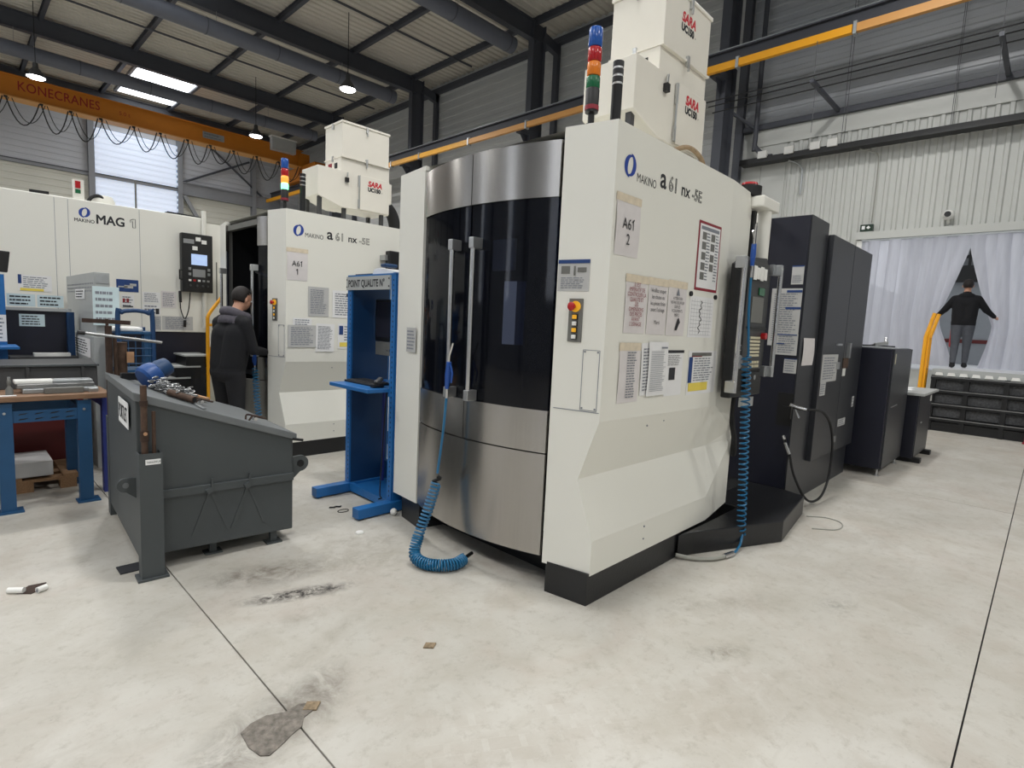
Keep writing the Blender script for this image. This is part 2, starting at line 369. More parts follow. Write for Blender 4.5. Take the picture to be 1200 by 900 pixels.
def sheet(label, x0, z0, x1, z1, plane, n, name='notice_sheet', m='paper', rows=10, ink='ink_soft', tape=False, tilt=0, gap=.002, cat='notice', group=None, fill=.8, prints=(), y1=.92, y0=.08, px0=.1, px1=.9, parent=None, words=True, th=.42, bow=0):
    """paper stuck to a vertical face. for n=(0,-1): x0..x1 world X on plane Y; for n=(-1,0): x0..x1 = world Y left to right"""
    r, u, nn = frame(n)
    if abs(n[1]) > abs(n[0]): o = Vector((x0, plane, z0)); w = x1-x0
    else: o = Vector((plane, x0, z0)); w = abs(x1-x0)
    h = z1-z0; o = o + nn*gap
    if tilt:
        a = R(tilt); r, u = r*math.cos(a)+u*math.sin(a), u*math.cos(a)-r*math.sin(a)
    mb = MB(); t = .0008
    k = 5
    rows_f = []; 
    for i in range(k+1):
        f = i/k; off = nn*(bow*math.sin(f*math.pi))
        rows_f.append([o + u*(h*f)+off, o + r*w + u*(h*f)+off])
    rows_b = [[p-nn*t for p in q] for q in rows_f]
    mb.quadgrid(rows_f); mb.quadgrid(rows_b)
    for j in (0, 1): mb.quadgrid([[q[j], p[j]] for q, p in zip(rows_f, rows_b)])
    ob = mb.build(name, m, parent, label=None if parent else label, cat=None if parent else cat, group=group)
    if rows:
        pm = MB(); lines(pm, o + nn*(bow+.0006), r, u, nn, w, h, rows, px0, px1, y0, y1, fill, th, words, seed=hash((round(x0, 3), round(z0, 3))) & 999)
        pm.build('printed_lines', ink, ob, fix=False, kind='stuff')
    for (a, b, c, d, mm) in prints:
        pm = MB(); rect(pm, o + nn*(bow+.0012), r, u, nn, w, h, a, b, c, d); pm.build('printed_block', mm, ob, fix=False)
    if tape:
        tm = MB(); rect(tm, o+nn*.0012, r, u, nn, w, h, -.03, .93, 1.03, 1.07); rect(tm, o+nn*.0008, r, u, nn, w, h, -.03, .93, 1.03, 1.07); tm.build('tape', 'tape', ob, fix=False)
    return ob, o, r, u, nn, w, h
def helix(pts, rad, turns, per=12):
    """helical wire round a poly path"""
    P = [Vector(p) for p in pts]; L = [0]
    for a, b in zip(P, P[1:]): L.append(L[-1]+(b-a).length)
    def at(s):
        for i in range(len(P)-1):
            if s <= L[i+1] or i == len(P)-2:
                t = (s-L[i])/(L[i+1]-L[i]); return P[i].lerp(P[i+1], t)
    out = []; n = int(turns*per); u = None
    for k in range(n+1):
        s = L[-1]*k/n; c = at(s); t = (at(min(L[-1], s+.02))-at(max(0, s-.02))).normalized()
        if u is None: u = t.cross(Vector((0, 0, 1)) if abs(t.z) < .9 else Vector((1, 0, 0))).normalized()
        else: u = (u - t*u.dot(t)).normalized()
        v = t.cross(u); a = 2*math.pi*k/per; out.append(c + (u*math.cos(a)+v*math.sin(a))*rad)
    return out
def smoothpath(pts, n=6):
    """Catmull-Rom"""
    P = [Vector(p) for p in pts]; P = [P[0]*2-P[1]] + P + [P[-1]*2-P[-2]]; out = []
    for i in range(1, len(P)-2):
        a, b, c, d = P[i-1:i+3]
        for k in range(n):
            t = k/n; out.append(.5*((2*b)+(c-a)*t+(2*a-5*b+4*c-d)*t*t+(3*b-a-3*c+d)*t**3))
    return out + [P[-2]]

# ------------------------------------------------------------------ the hall
WX, BY, LX, FY, ZC = 14.3, 31.2, -12.0, -9.0, 10.92
def ribbed(o, along, across, length, width, pitch, depth, n, flat=.55):
    """sheet metal: ribs run along `along`, repeat along `across`, stand out along n"""
    o, al, ac, n = Vector(o), Vector(along), Vector(across), Vector(n); prof = []
    k = max(1, int(round(width/pitch))); p = width/k; s = (1-flat)/4
    for i in range(k):
        for f, h in ((0, 0), (flat/2+.0, 0), (flat/2+s, 1), (flat/2+s+flat/2, 1), (flat+2*s, 0)): prof.append((i*p+f*p, h*depth))
    prof.append((width, 0))
    return MB().quadgrid([[o+ac*a+n*h for a, h in prof], [o+ac*a+n*h+al*length for a, h in prof]])
# floor: cast slabs parted by saw cuts
floor = box('floor', 'black', None, LX, FY, -.12, WX, BY, -.012, kind='structure')
JX = [LX, -5.2, .88, 6.95, 13.0, WX]; JY = [FY, .1, 6.15, 12.4, 18.6, 24.8, BY]
g = .0035
for i in range(len(JX)-1):
    for j in range(len(JY)-1):
        box('floor_slab', 'concrete', floor, JX[i]+g, JY[j]+g, -.012, JX[i+1]-g, JY[j+1]-g, 0)
# walls
wr = MB()
def addmb(a, b):
    k = len(a.v); a.v += b.v; a.f += [tuple(i+k for i in f) for f in b.f]
DY0, DY1, DZ1 = -1.6, 3.24, 3.76
addmb(wr, ribbed((WX, FY, 0), (0, 0, 1), (0, 1, 0), 6.16, DY0-FY, .21, .035, (-1, 0, 0)))
addmb(wr, ribbed((WX, DY0, DZ1), (0, 0, 1), (0, 1, 0), 6.16-DZ1, DY1-DY0, .21, .035, (-1, 0, 0)))
addmb(wr, ribbed((WX, DY1, 0), (0, 0, 1), (0, 1, 0), 6.16, 5.05-DY1, .21, .035, (-1, 0, 0)))
wr.box(WX+.02, FY, 0, WX+.15, DY0, ZC+.06); wr.box(WX+.02, DY0, DZ1, WX+.15, DY1, ZC+.06); wr.box(WX+.02, DY1, 0, WX+.15, BY, ZC+.06); wr.box(WX+.02, DY0, 0, WX+.15, DY1, 1.0)
wall_r = wr.build('wall_right', 'wall_white', None, kind='structure', fix=False)
MB().box(WX-.06, FY, 6.16, WX, 5.9, 6.56).build('flashing', 'wall_white', wall_r)
box('smooth_panel', 'wall_white', wall_r, WX-.03, 5.05, 0, WX, 5.62, 6.16)
box('smooth_panel', 'wall_white', wall_r, WX-.03, 5.63, 0, WX, 6.1, 6.16)
ribbed((WX, FY, 6.6), (0, 1, 0), (0, 0, 1), 6.1-FY, 4.3, .27, .03, (-1, 0, 0), .7).build('upper_cladding', 'wall_up', wall_r, fix=False)
ribbed((WX, 6.1, 0), (0, 1, 0), (0, 0, 1), BY-6.1, 10.9, .3, .02, (-1, 0, 0), .8).build('side_cladding', 'wall_grey', wall_r, fix=False)
box('sill_beam', 'beam', wall_r, WX-.16, FY, 6.54, WX, 6.1, 6.66)
box('eave_beam', 'beam', wall_r, WX-.2, FY, 10.5, WX, BY, 10.68)
# hidden sides of the hall
wl = ribbed((LX, FY, 0), (0, 1, 0), (0, 0, 1), BY-FY, ZC, .3, .03, (1, 0, 0)); wl.box(LX-.1, FY, 0, LX-.02, BY, ZC); wall_l = wl.build('wall_left', 'wall_up', None, kind='structure', fix=False)
for y in (-3.6, 2.6, 8.8, 15.0, 21.2): ribbed((LX+.05, y-.35, 2.4), (0, 1, 0), (0, 0, 1), .7, 7.2, .24, .03, (1, 0, 0), .8).build('translucent_glow_panel', 'streak_glow', wall_l, fix=False)  # unseen glowing panels, added to put bright streaks on the stainless door
for y in COLY[:-1] if False else (-6.2, 0.0, 6.2, 12.4, 18.65, 24.85): box('wall_post', 'beam', wall_l, LX+.04, y-.15, 0, LX+.4, y+.15, 10.2)
wf = ribbed((LX, FY, 0), (1, 0, 0), (0, 0, 1), WX-LX, ZC, .3, .03, (0, 1, 0)); wf.box(LX, FY-.1, 0, WX, FY-.02, ZC); wf.build('wall_front', 'wall_grey', None, kind='structure', fix=False)
wb = ribbed((LX, BY, 7.25), (1, 0, 0), (0, 0, 1), WX-LX, ZC-7.25, .24, .03, (0, -1, 0), .8); wb.box(LX, BY+.02, 0, WX, BY+.1, ZC)
wall_b = wb.build('wall_back', 'wall_back_hi', None, kind='structure', fix=False)
ribbed((LX, BY, 0), (1, 0, 0), (0, 0, 1), WX-LX, 7.2, .28, .03, (0, -1, 0), .8).build('lower_cladding', 'wall_back_lo', wall_b, fix=False)
ribbed((5.05, BY-.04, 5.4), (1, 0, 0), (0, 0, 1), 3.25, 3.9, .24, .03, (0, -1, 0), .8).build('translucent_glow_panel', 'polycarb', wall_b, fix=False)
for x in (-8.9, -5.45, -2.0, 1.45, 4.9, 8.35, 11.8):
    MB().box(x-.11, BY-.28, 0, x+.11, BY-.26, 10.6).box(x-.11, BY-.04, 0, x+.11, BY-.02, 10.6).box(x-.012, BY-.26, 0, x+.012, BY-.02, 10.6).build('gable_post', 'beam_light', wall_b)
box('girt', 'beam_light', wall_b, LX, BY-.12, 7.18, 8.35, BY-.02, 7.30)
box('girt_shadow_strip', 'beam', wall_b, LX, BY-.14, 7.30, 8.35, BY-.02, 7.34)  # solid dark strip standing in for the shadow line above the girt
MB().box(8.4, BY-.3, 7.05, 13.2, BY-.05, 7.1).box(8.4, BY-.3, 7.6, 13.2, BY-.05, 7.65).box(8.4, BY-.2, 7.05, 13.2, BY-.18, 7.65).build('gable_beam', 'beam_light', wall_b)
for a, b in (((8.5, 7.65), (11.6, 9.3)), ((9.6, 9.7), (12.6, 7.4))):
    MB().cyl((a[0], BY-.15, a[1]), (b[0], BY-.15, b[1]), .05, 8).build('bracing_rod', 'beam', wall_b)
MB().bar((8.5, BY-.3, 7.0), (9.3, BY-.3, 5.6), .16, .16).build('knee_brace', 'beam_light', wall_b)
# roof deck
ce = ribbed((LX, FY, ZC), (1, 0, 0), (0, 1, 0), WX-LX, BY-FY, .25, .05, (0, 0, -1), .6); ce.box(LX, FY, ZC+.02, WX, BY, ZC+.2)
ceil = ce.build('ceiling', 'deck', None, kind='structure', fix=False)
COLY = [-6.2, 0.0, 6.2, 12.4, 18.65, 24.85, 31.0]
def ibeam(mb, axis, c, lo, hi, w, h, t=.02, tw=.014):
    """I section; axis X or Y, c = (other horizontal coordinate, z bottom)"""
    if axis == 'X':
        y, z = c; mb.box(lo, y-w/2, z, hi, y+w/2, z+t); mb.box(lo, y-w/2, z+h-t, hi, y+w/2, z+h); mb.box(lo, y-tw, z+t, hi, y+tw, z+h-t)
    else:
        x, z = c; mb.box(x-w/2, lo, z, x+w/2, hi, z+t); mb.box(x-w/2, lo, z+h-t, x+w/2, hi, z+h); mb.box(x-tw, lo, z+t, x+tw, hi, z+h-t)
    return mb
ibeam(MB(), 'X', (30.8, 10.2), LX, 13.2, .22, .55).build('rafter', 'beam', ceil)
for y in COLY[:-1]:
    ibeam(MB(), 'X', (y, 10.2), LX, 13.2, .22, .55).build('rafter', 'beam', ceil)
    cl = MB().box(12.95, y-.11, 0, 12.98, y+.11, 10.75).box(13.47, y-.11, 0, 13.5, y+.11, 10.75).box(12.98, y-.012, 0, 13.47, y+.012, 10.75).build('column', 'beam', None, kind='structure')
    box('wall_post', 'beam', cl, WX-.2, y-.09, 0, WX-.05, y+.09, 10.5)
    MB().bar((13.45, y, 10.45), (14.2, y, 10.3), .18, .3).build('eave_strut', 'beam', cl)
for x in (-10.3, -7.7, -5.1, -2.5, .1, 2.7, 5.3, 7.88, 10.5, 13.1):
    ibeam(MB(), 'Y', (x, 10.68), FY, BY, .12, .2).build('purlin', 'beam', ceil)
k = 0
for y in (-3.2, 3.0, 9.3, 15.5, 21.7):
    for x in (-7.0, -1.2, 4.0):
        if (x, y) == (4.0, 21.7): continue
        k += 1; box('window_%d' % k, 'skylight', None, x-1.2, y-1.0, 10.80, x+1.2, y+1.0, 10.86, kind='structure')
k += 1; wk = box('window_%d' % k, 'skylight', None, 5.75, 26.0, 10.80, 7.85, 30.2, 10.86, kind='structure')
MB().box(5.65, 25.9, 10.76, 5.75, 30.3, 10.88).box(7.85, 25.9, 10.76, 7.95, 30.3, 10.88).box(5.65, 25.88, 10.76, 7.95, 25.98, 10.88).build('window_frame', 'beam_light', wk)
# slender conduits under the deck
for y in (15.9, 22.3): MB().cyl((LX, y, 10.6), (13.6, y, 10.6), .035, 8).build('roof_conduit', 'beam', ceil)
# door surround in the right wall
box('trim_1', 'wall_white', None, WX-.22, DY0, DZ1-.02, WX-.036, DY1+.12, DZ1+.14, kind='structure')
box('trim_2', 'white_plastic', None, WX-.16, DY1, 1.0, WX-.036, DY1+.1, DZ1-.03, kind='structure')

# ---- crane runway, bus bar, cable trays
t = thing('crane_runway', 'long dark crane runway beam fixed along the steel columns', 'beam', (12.7, 11, 7.55))
ibeam(MB(), 'Y', (12.72, 7.56), FY+.1, BY-.2, .2, .36, .03).build('runway_beam', 'beam', t)
box('rail', 'galv', t, 12.66, FY+.1, 7.92, 12.78, BY-.2, 7.96)
for y in COLY[:-1]:
    MB().box(12.60, y-.12, 7.40, 12.95, y+.12, 7.56).poly([(12.62, y, 7.4), (12.95, y, 7.4), (12.95, y, 7.0)]).build('bracket', 'beam', t)
t = thing('conductor_bar', 'yellow and orange conductor rail running under the crane runway', 'rail', (12.42, 11, 7.36))
for a, b, m in ((FY+.2, 3.35, 'orange_edge'), (3.4, 9.2, 'yellow'), (9.25, 14.5, 'orange_edge'), (14.55, 19.0, 'rail_yellow'), (19.05, BY-.4, 'yellow')):
    box('rail_length', m, t, 12.36, a, 7.38, 12.46, b, 7.53)
for y in (1.2, 3.35, 5.6, 9.2, 11.9, 14.5, 17.2, 19.0, 22):
    MB().box(12.34, y-.03, 7.34, 12.48, y+.03, 7.57).box(12.42, y-.02, 7.55, 12.66, y+.02, 7.60).build('hanger', 'galv', t)
t = thing('cable_tray', 'black cable tray crossing the white corrugated wall above the loading door', 'tray', (13.95, 0, 5.66))
MB().box(13.85, FY+.2, 5.68, 14.15, 6.0, 5.70).box(13.85, FY+.2, 5.70, 13.87, 6.0, 5.80).box(14.13, FY+.2, 5.70, 14.15, 6.0, 5.80).build('trough', 'black', t)
for i in range(5): MB().cyl((13.92+.045*i, FY+.2, 5.725), (13.92+.045*i, 6.0, 5.725), .02, 6).build('cable', 'rubber', t)
for y in (-1.5, .2, 1.9, 3.8): MB().cyl((13.9, y, 5.7), (13.9, y, 10.6), .006, 5).cyl((14.1, y, 5.7), (14.1, y, 10.6), .006, 5).build('hanger_rod', 'wire_grey', t)
for y in (3.85, 4.2, 4.75, 5.35): box('junction_box', 'white_plastic', t, 13.80, y, 5.76, 13.9, y+.2, 5.92)
MB().tube(smoothpath([(14.0, 3.45, 5.66), (14.05, 3.2, 5.55), (14.22, 3.12, 5.4), (14.24, 3.12, 4.12)]), .012, 6).build('drop_conduit', 'hose_grey', t)
MB().tube(smoothpath([(14.0, 4.9, 5.66), (14.1, 4.75, 5.6), (14.22, 4.65, 5.45), (14.24, 4.65, 4.9)]), .02, 6).build('drop_conduit', 'galv', t)
t = thing('wire_line', 'thin cables strung on dark arms along the grey upper wall', 'cable', (13, 0, 6.6))
for y in (-1.5, .95+.2, 3.99): MB().bar((12.25, y, 6.62), (14.2, y, 6.62), .07, .07).build('arm', 'beam', t)
for x, z in ((12.28, 6.72), (12.4, 6.66), (12.62, 6.6)): MB().cyl((x, FY+.3, z), (x, 6.2, z), .012, 6).build('wire', 'rubber', t)
for y in (1.15, 3.99): MB().cyl((12.5, y, 5.7), (12.5, y, 6.6), .006, 5).cyl((12.35, y, 6.7), (12.35, y, 7.4), .006, 5).build('stay', 'wire_grey', t)
t = thing('downpipe', 'dark pipe running down the wall beside the steel column', 'pipe', (14.0, 5.6, 5.7))
MB().tube(smoothpath([(14.0, 5.72, 10.4), (14.0, 5.72, 6.4), (14.0, 5.70, 6.1), (14.02, 5.45, 5.86), (14.02, 5.3, 5.82)]), .06, 8).build('pipe', 'beam', t, smooth=True)
MB().bar((13.5, 6.2, 6.9), (14.1, 5.7, 6.5), .06, .06).build('strut', 'beam', t)
t = thing('exit_sign', 'small dark exit sign with white symbols above the loading door', 'sign', (14.2, 3.19, 3.9))
box('case', 'exit_green', t, 14.16, 3.07, 3.93, 14.25, 3.31, 4.07)
box('symbol', 'logo_white', t, 14.155, 3.22, 3.965, 14.16, 3.28, 4.04)
MB().extr([(14.155, 3.155, 3.965), (14.155, 3.195, 4.0), (14.155, 3.155, 4.04), (14.155, 3.115, 4.0)], (.004, 0, 0)).build('symbol', 'logo_white', t)
box('mounting', 'wall_white', t, 14.19, 3.08, 3.87, 14.26, 3.30, 3.93)
t = thing('security_camera', 'white security camera over the loading door', 'camera', (14.2, 1.78, 4.0))
MB().lathe([(.01, -.12), (.06, -.12), (.09, -.08), (.1, 0), (.08, .06), (.02, .08)], (14.12, 1.78, 4.12), 16, 'X').build('body', 'white_plastic', t, smooth=True)
MB().cyl((13.985, 1.78, 4.12), (14.01, 1.78, 4.12), .055, 16).build('lens', 'black', t)
MB().cyl((14.12, 1.78, 4.05), (14.24, 1.78, 3.98), .03, 8).build('mount', 'white_plastic', t)

# ---- ducts
for y, nm in ((-6.3, 0), (-.1, 0), (6.05, 0), (12.35, 'round grey air duct under the rafter nearest the mist collectors'), (18.5, 'round blue-grey air duct hanging parallel behind the tall mist collector'), (24.7, 'round air duct hanging over the orange bridge crane')):
    dz = 9.52 if y > 24 else 9.7
    t = thing('air_duct', nm or 'round grey air duct hung under a roof rafter', 'duct', (0, y, dz-.22), group=None if nm else 'air ducts over the aisle')
    MB().cyl((LX+.1, y, dz), (12.1, y, dz), .225, 28).build('duct_tube', 'duct', t, smooth=True)
    for x in [LX+1.3+2.05*i for i in range(12)]:
        if x > 12: continue
        MB().cyl((x, y, dz), (x+.03, y, dz), .233, 28).build('joint_ring', 'beam', t, smooth=True)
    for x in (-6.0, -2.0, 2.0, 6.0, 10.0): MB().cyl((x, y, dz+.22), (x, y, 10.2), .008, 5).build('hanger', 'steel', t)

# ---- orange bridge crane
CY = 27.0
t = thing('bridge_crane', 'orange overhead bridge crane with festoon cables', 'crane', (6, CY, 8.0))
box('girder', 'orange', t, LX+.5, CY-.22, 8.60, 12.4, CY+.22, 9.30)
box('lower_flange', 'orange_edge', t, LX+.5, CY-.30, 8.56, 12.5, CY+.30, 8.60)
box('upper_flange', 'orange', t, LX+.5, CY-.27, 9.30, 12.5, CY+.27, 9.33)
box('end_carriage', 'orange', t, 12.4, CY-1.6, 7.98, 12.95, CY+1.6, 8.62, bevel=.02)
box('end_carriage', 'orange', t, 12.25, CY-.28, 8.60, 12.8, CY+.28, 9.2)
for y in (CY-1.3, CY+1.3): MB().cyl((12.6, y, 8.06), (12.84, y, 8.06), .1, 16).build('wheel', 'steel', t)
box('control_box', 'cab_grey', t, 10.9, CY-.55, 9.0, 12.0, CY-.28, 9.55)
box('box_lid', 'white_plastic', t, 10.85, CY-.58, 9.55, 12.05, CY-.26, 9.6)
text('KONECRANES', .44, (2.2, CY-.22, 8.86), (0, -1), 'konered', t, sx=.80, thick=.004, spacing=1.05, bold=.004)
text('5.0 t', .2, (5.15, CY-.22, 8.88), (0, -1), 'konered', t, sx=1, thick=.004)
box('rating_plate', 'galv', t, 8.1, CY-.228, 8.82, 8.95, CY-.22, 9.08)
text('KONECRANES', .09, (8.16, CY-.23, 8.97), (0, -1), 'ink', t, thick=.004); text('www.konecranes.com', .075, (8.16, CY-.23, 8.87), (0, -1), 'ink', t, thick=.004)
random.seed(3)
x = 1.0; i = 0
while x < 12.0:
    wd = random.uniform(.75, .98); dp = random.uniform(.65, .95)
    for q, (dx, dd) in enumerate(((0, 1), (.16, .86))):
        P = [(x+dx+wd*f, CY-.28, 8.53 - dp*dd*4*f*(1-f)) for f in [j/10 for j in range(11)]]
        MB().tube(P, .022 if q == 0 else .014, 6).build('festoon_cable', 'rubber', t, smooth=True)
    box('festoon_clamp', 'black', t, x-.05, CY-.31, 8.50, x+.05, CY-.25, 8.56); x += wd + random.uniform(.05, .14); i += 1

# ---- high bay lamps
def lamp(x, y, z, label, group=None):
    t = thing('high_bay_lamp', label, 'lamp', (x, y, z), group=group)
    MB().cyl((x, y, z+.42), (x, y, 10.9), .012, 6).build('cord', 'rubber', t)
    MB().lathe([(.05, .46), (.07, .45), (.08, .3), (.13, .24), (.22, .1), (.25, .03), (.25, .02), (.21, .09), (.05, .28)], (x, y, z), 24).build('shade', 'panel_dark', t, smooth=True)
    MB().lathe([(.02, -.005), (.2, -.005), (.235, .02), (.235, .03), (.02, .035)], (x, y, z), 24).build('diffuser', 'lamp_glow', t, smooth=True)
    ld = bpy.data.lights.new('lamp_light', 'AREA'); ld.shape = 'DISK'; ld.size = .46; ld.energy = LAMP_W; ld.color = (1, .98, .95)
    lo = bpy.data.objects.new('lamp_light', ld); C.objects.link(lo); lo.parent = t; lo.location = (0, 0, -.02)
lamp(2.44, 24, 8.6, 'pendant high bay lamp glowing above the start of the crane lettering')
lamp(9.23, 24, 8.6, 'pendant high bay lamp hanging in front of the far end of the crane girder')
lamp(9.23, 16.7, 8.6, 'glowing high bay lamp hanging just under the blue-grey duct')
for x in (-4.35, 2.44, 9.23):
    for y in (16.7, 9.4, 2.1, -5.2):
        if (x, y) in ((9.23, 16.7), (9.23, 9.4)): continue
        lamp(x, y, 8.6, 'pendant high bay lamp over the machine aisle', 'high bay lamps over the aisle')

# ------------------------------------------------------------------ machining centres
S = 1.713
ARC_C = (4.019, 2.635); ARC_R = 1.729
def arcx(y, d=0): return ARC_C[0] - math.sqrt((ARC_R+d)**2 - (y-ARC_C[1])**2)
def arc_panel(y0, y1, z0, z1, th=.02, d=0, n=14):
    ys = [y0+(y1-y0)*i/n for i in range(n+1)]
    out = [(arcx(y, d), y) for y in ys]; inn = [(arcx(y, d)+th, y) for y in reversed(ys)]
    return MB().prism(out+inn, z0, z1)
def logo(c, n, s, parent):
    """twin crescent roundel"""
    r, u, nn = frame(n); c = Vector(c); mb = MB()
    tl = math.radians(-12)
    for a0, a1, dy in ((88, 278, -.035), (-92, 98, .035)):
        rows = []
        for k in range(19):
            t = math.radians(a0+(a1-a0)*k/18); row = []
            for x, y in ((.47*math.cos(t), .50*math.sin(t)+dy), (.20*math.cos(t), .40*math.sin(t)+dy*.4)):
                x2, y2 = x*math.cos(tl)-y*math.sin(tl), x*math.sin(tl)+y*math.cos(tl); row.append(c + r*x2*s + u*y2*s + nn*.0016)
            rows.append(row)
        mb.quadgrid(rows)
    mb.build('roundel', 'logo_blue', parent, fix=False)
def make_machine(off, label, opened, num):
    OFF[:] = [*off, 0]
    t = thing('machining_center', label, 'machine', (3.3, 2.65, 0))
    X0, Xb, X1, Y1 = 2.465, 3.905, 4.37, 1.763
    A = (X0, S, 1.045); TR = (3.92, S, 1.03); P = (X1, Y1, .80); Q = (X1, Y1, .73); RL = (2.442, S+.106, .707); RR = (4.02, S+.106, .70); Lw = (X0, S, .372); LR = (3.881, S, .354)
    h = MB(); T = 2.62
    h.poly([(X0, S, T), (Xb, S, T), TR, A][::-1])
    h.poly([(Xb, S, T), (X1, Y1, T), P, TR][::-1])
    h.poly([A, TR, RR, RL]); h.poly([TR, P, RR]); h.poly([P, Q, RR]); h.poly([RR, Q, LR]); h.poly([RL, RR, LR, Lw])
    h.poly([Lw, LR, (Xb, S, .17), (X0, S, .17)]); h.poly([LR, Q, (X1, Y1, .2), (Xb, S, .17)])
    h.poly([(X1, Y1, T), (X1, 3.6, T), (X1, 3.6, .2), (X1, Y1, .2)]); h.poly([(X1, 3.6, T), (2.47, 3.65, T), (2.47, 3.65, .19), (X1, 3.6, .19)])
    h.poly([(X0, S, T), (Xb, S, T), (X1, Y1, T), (X1, 3.6, T), (2.47, 3.65, T), (2.44, 3.3, T), (2.44, 2.0, T)])
    h.poly([(X0, S, .17), (Xb, S, .17), (X1, Y1, .2), (X1, 3.6, .19), (2.47, 3.65, .19), (2.75, 3.3, .19), (2.75, 2.0, .19)])
    hs = h.build('housing', 'cream_side', t, fix=False)
    # front wings either side of the door
    d = Vector((2.40-X0, 2.01-S, 0)).normalized(); nn = Vector((-d.y, d.x, 0)); inn = -nn*.03 if nn.x < 0 else nn*.03
    fr = [(X0, S, T), A, RL, Lw, (X0, S, .17), (2.40, 2.01, .17), (2.40, 2.01, T)]
    wing = MB().extr(fr, (.03, .004, 0)).build('front_wing', 'cream', t)
    MB().extr([(2.41, 3.27, .19), (2.47, 3.655, .17), (2.47, 3.655, T), (2.41, 3.27, T)], (.04, -.004, 0)).build('front_wing', 'cream', t)
    box('wing_return', 'cream', t, 2.41, 3.262, T-.03, 2.62, 3.30, T)
    # seam across the wing and hatch
    for z in (1.092,): MB().bar((2.404, 1.99, z), (2.463, 1.72, z), .003, .004).build('seam', 'ink_soft', t)
    # black surround behind the door
    MB().box(2.44, 1.995, .19, 2.52, 2.03, 2.56).box(2.43, 3.235, .19, 2.52, 3.285, 2.56).build('door_jamb', 'black', t)
    # dark chamber
    ch = MB()
    ch.poly([(3.5, 2.0, .2), (3.5, 3.27, .2), (3.5, 3.27, 2.6), (3.5, 2.0, 2.6)]); ch.poly([(2.46, 2.02, .2), (3.5, 2.02, .2), (3.5, 2.02, 2.6), (2.46, 2.02, 2.6)]); ch.poly([(2.46, 3.26, .2), (3.5, 3.26, .2), (3.5, 3.26, 2.6), (2.46, 3.26, 2.6)])
    ch.poly([(2.46, 2, .82), (3.5, 2, .82), (3.5, 3.27, .82), (2.46, 3.27, .82)]); ch.poly([(2.46, 2, 2.59), (3.5, 2, 2.59), (3.5, 3.27, 2.59), (2.46, 3.27, 2.59)])
    ch.build('chamber', 'plinth_black', t, fix=False)
    # plinth
    pl = MB().prism([(2.447, S+.002), (3.46, S+.002), (4.3, 1.80), (4.3, 3.55), (2.475, 3.54), (2.42, 3.24), (2.62, 3.2), (2.62, 2.02), (2.406, 1.985)], 0, .185).build('plinth', 'plinth_black', t)
    arc_panel(2.03, 3.24, .205, .81, .02).build('door_skirt', 'stainless', t, smooth=True)
    leaves = ((2.03, 2.628), (2.634, 3.235)) if not opened else ((2.03, 2.17), (3.17, 3.235))
    for li, (a, b) in enumerate(leaves):
        lf = arc_panel(a, b, .818, 1.065, .03).build('door_leaf', 'stainless', t, smooth=True)
        arc_panel(a, b, 2.26, 2.562, .03).build('top_band', 'stainless', lf, smooth=True)
        arc_panel(a+.004, b-.004, 1.065, 2.26, .02, -.008).build('window_pane', 'dark_glass', lf, smooth=True)
        yh = (2.54, 2.735)[li] if not opened else (2.165, 3.175)[li]
        xh = arcx(yh)-.055
        hb = MB().cyl((xh, yh, 1.1), (xh, yh, 2.05), .016, 12).build('handle', 'chrome', lf, smooth=True)
        ys = (yh+.0, yh+.055) if li == 0 else (yh-.055, yh)
        for z in (1.10, 2.02): MB().box(xh-.02, yh-.02, z-.03, arcx(yh)+.004, yh+.02, z+.035).build('handle_mount', 'alu', hb, bevel=.004)
    if opened:
        MB().box(2.40, 2.2, 2.50, 2.46, 3.25, 2.56).box(2.40, 3.2, .82, 2.46, 3.25, 2.5).build('door_frame', 'panel_grey', t)
        MB().bar((2.55, 2.3, 1.95), (2.75, 3.2, 2.05), .05, .02).build('inner_slide', 'steel', t)
    # fixing screws
    sc = MB()
    for x, z in ((3.0, .97), (3.2, .985), (3.55, .995), (3.85, .99)): sc.cyl((x, S+.02, z), (x, S-.004+.02, z), .006, 8)
    for z in (.25, .33): sc.cyl((3.02, S+.002, z), (3.02, S-.004, z), .006, 8)
    sc.build('fixing_screws', 'ink_soft', t)
    # hatch
    hx = lambda y: X0 + (S-y)*(X0-2.40)/(2.01-S)*-1 if False else X0-(y-S)*(X0-2.40)/(2.01-S)
    wn = (-.977, -.214)
    hm = MB()
    for (ya, za, yb, zb) in ((1.83, 1.10, 1.735, 1.10), (1.83, 1.43, 1.735, 1.43), (1.83, 1.10, 1.83, 1.43), (1.735, 1.10, 1.735, 1.43)):
        hm.bar((hx(ya)-.0005, ya, za), (hx(yb)-.0005, yb, zb), .003, .003)
    for (ya, za) in ((1.82, 1.11), (1.745, 1.11), (1.82, 1.42), (1.745, 1.42)): hm.cyl((hx(ya)+.002, ya, za), (hx(ya)-.004, ya, za), .005, 8)
    hm.build('hatch_edge', 'ink_soft', t)
    # emergency stop plate on the wing
    ya, yb = 1.925, 1.845
    pm = MB().extr([(hx(ya)-.001, ya, 1.47), (hx(yb)-.001, yb, 1.47), (hx(yb)-.001, yb, 1.705), (hx(ya)-.001, ya, 1.705)], (-.006, 0, 0)).build('switch_plate', 'panel_grey', t)
    yc = 1.885; xc = hx(yc)-.007
    MB().cyl((xc, yc, 1.662), (xc-.008, yc-.002, 1.662), .03, 20).build('collar', 'yellow_button', pm)
    MB().lathe([(.012, 0), (.012, -.014), (.022, -.02), (.024, -.03), (.015, -.036)], (xc-.006, yc+.006, 1.662), 18, 'X').build('stop_button', 'red_button', pm, smooth=True)
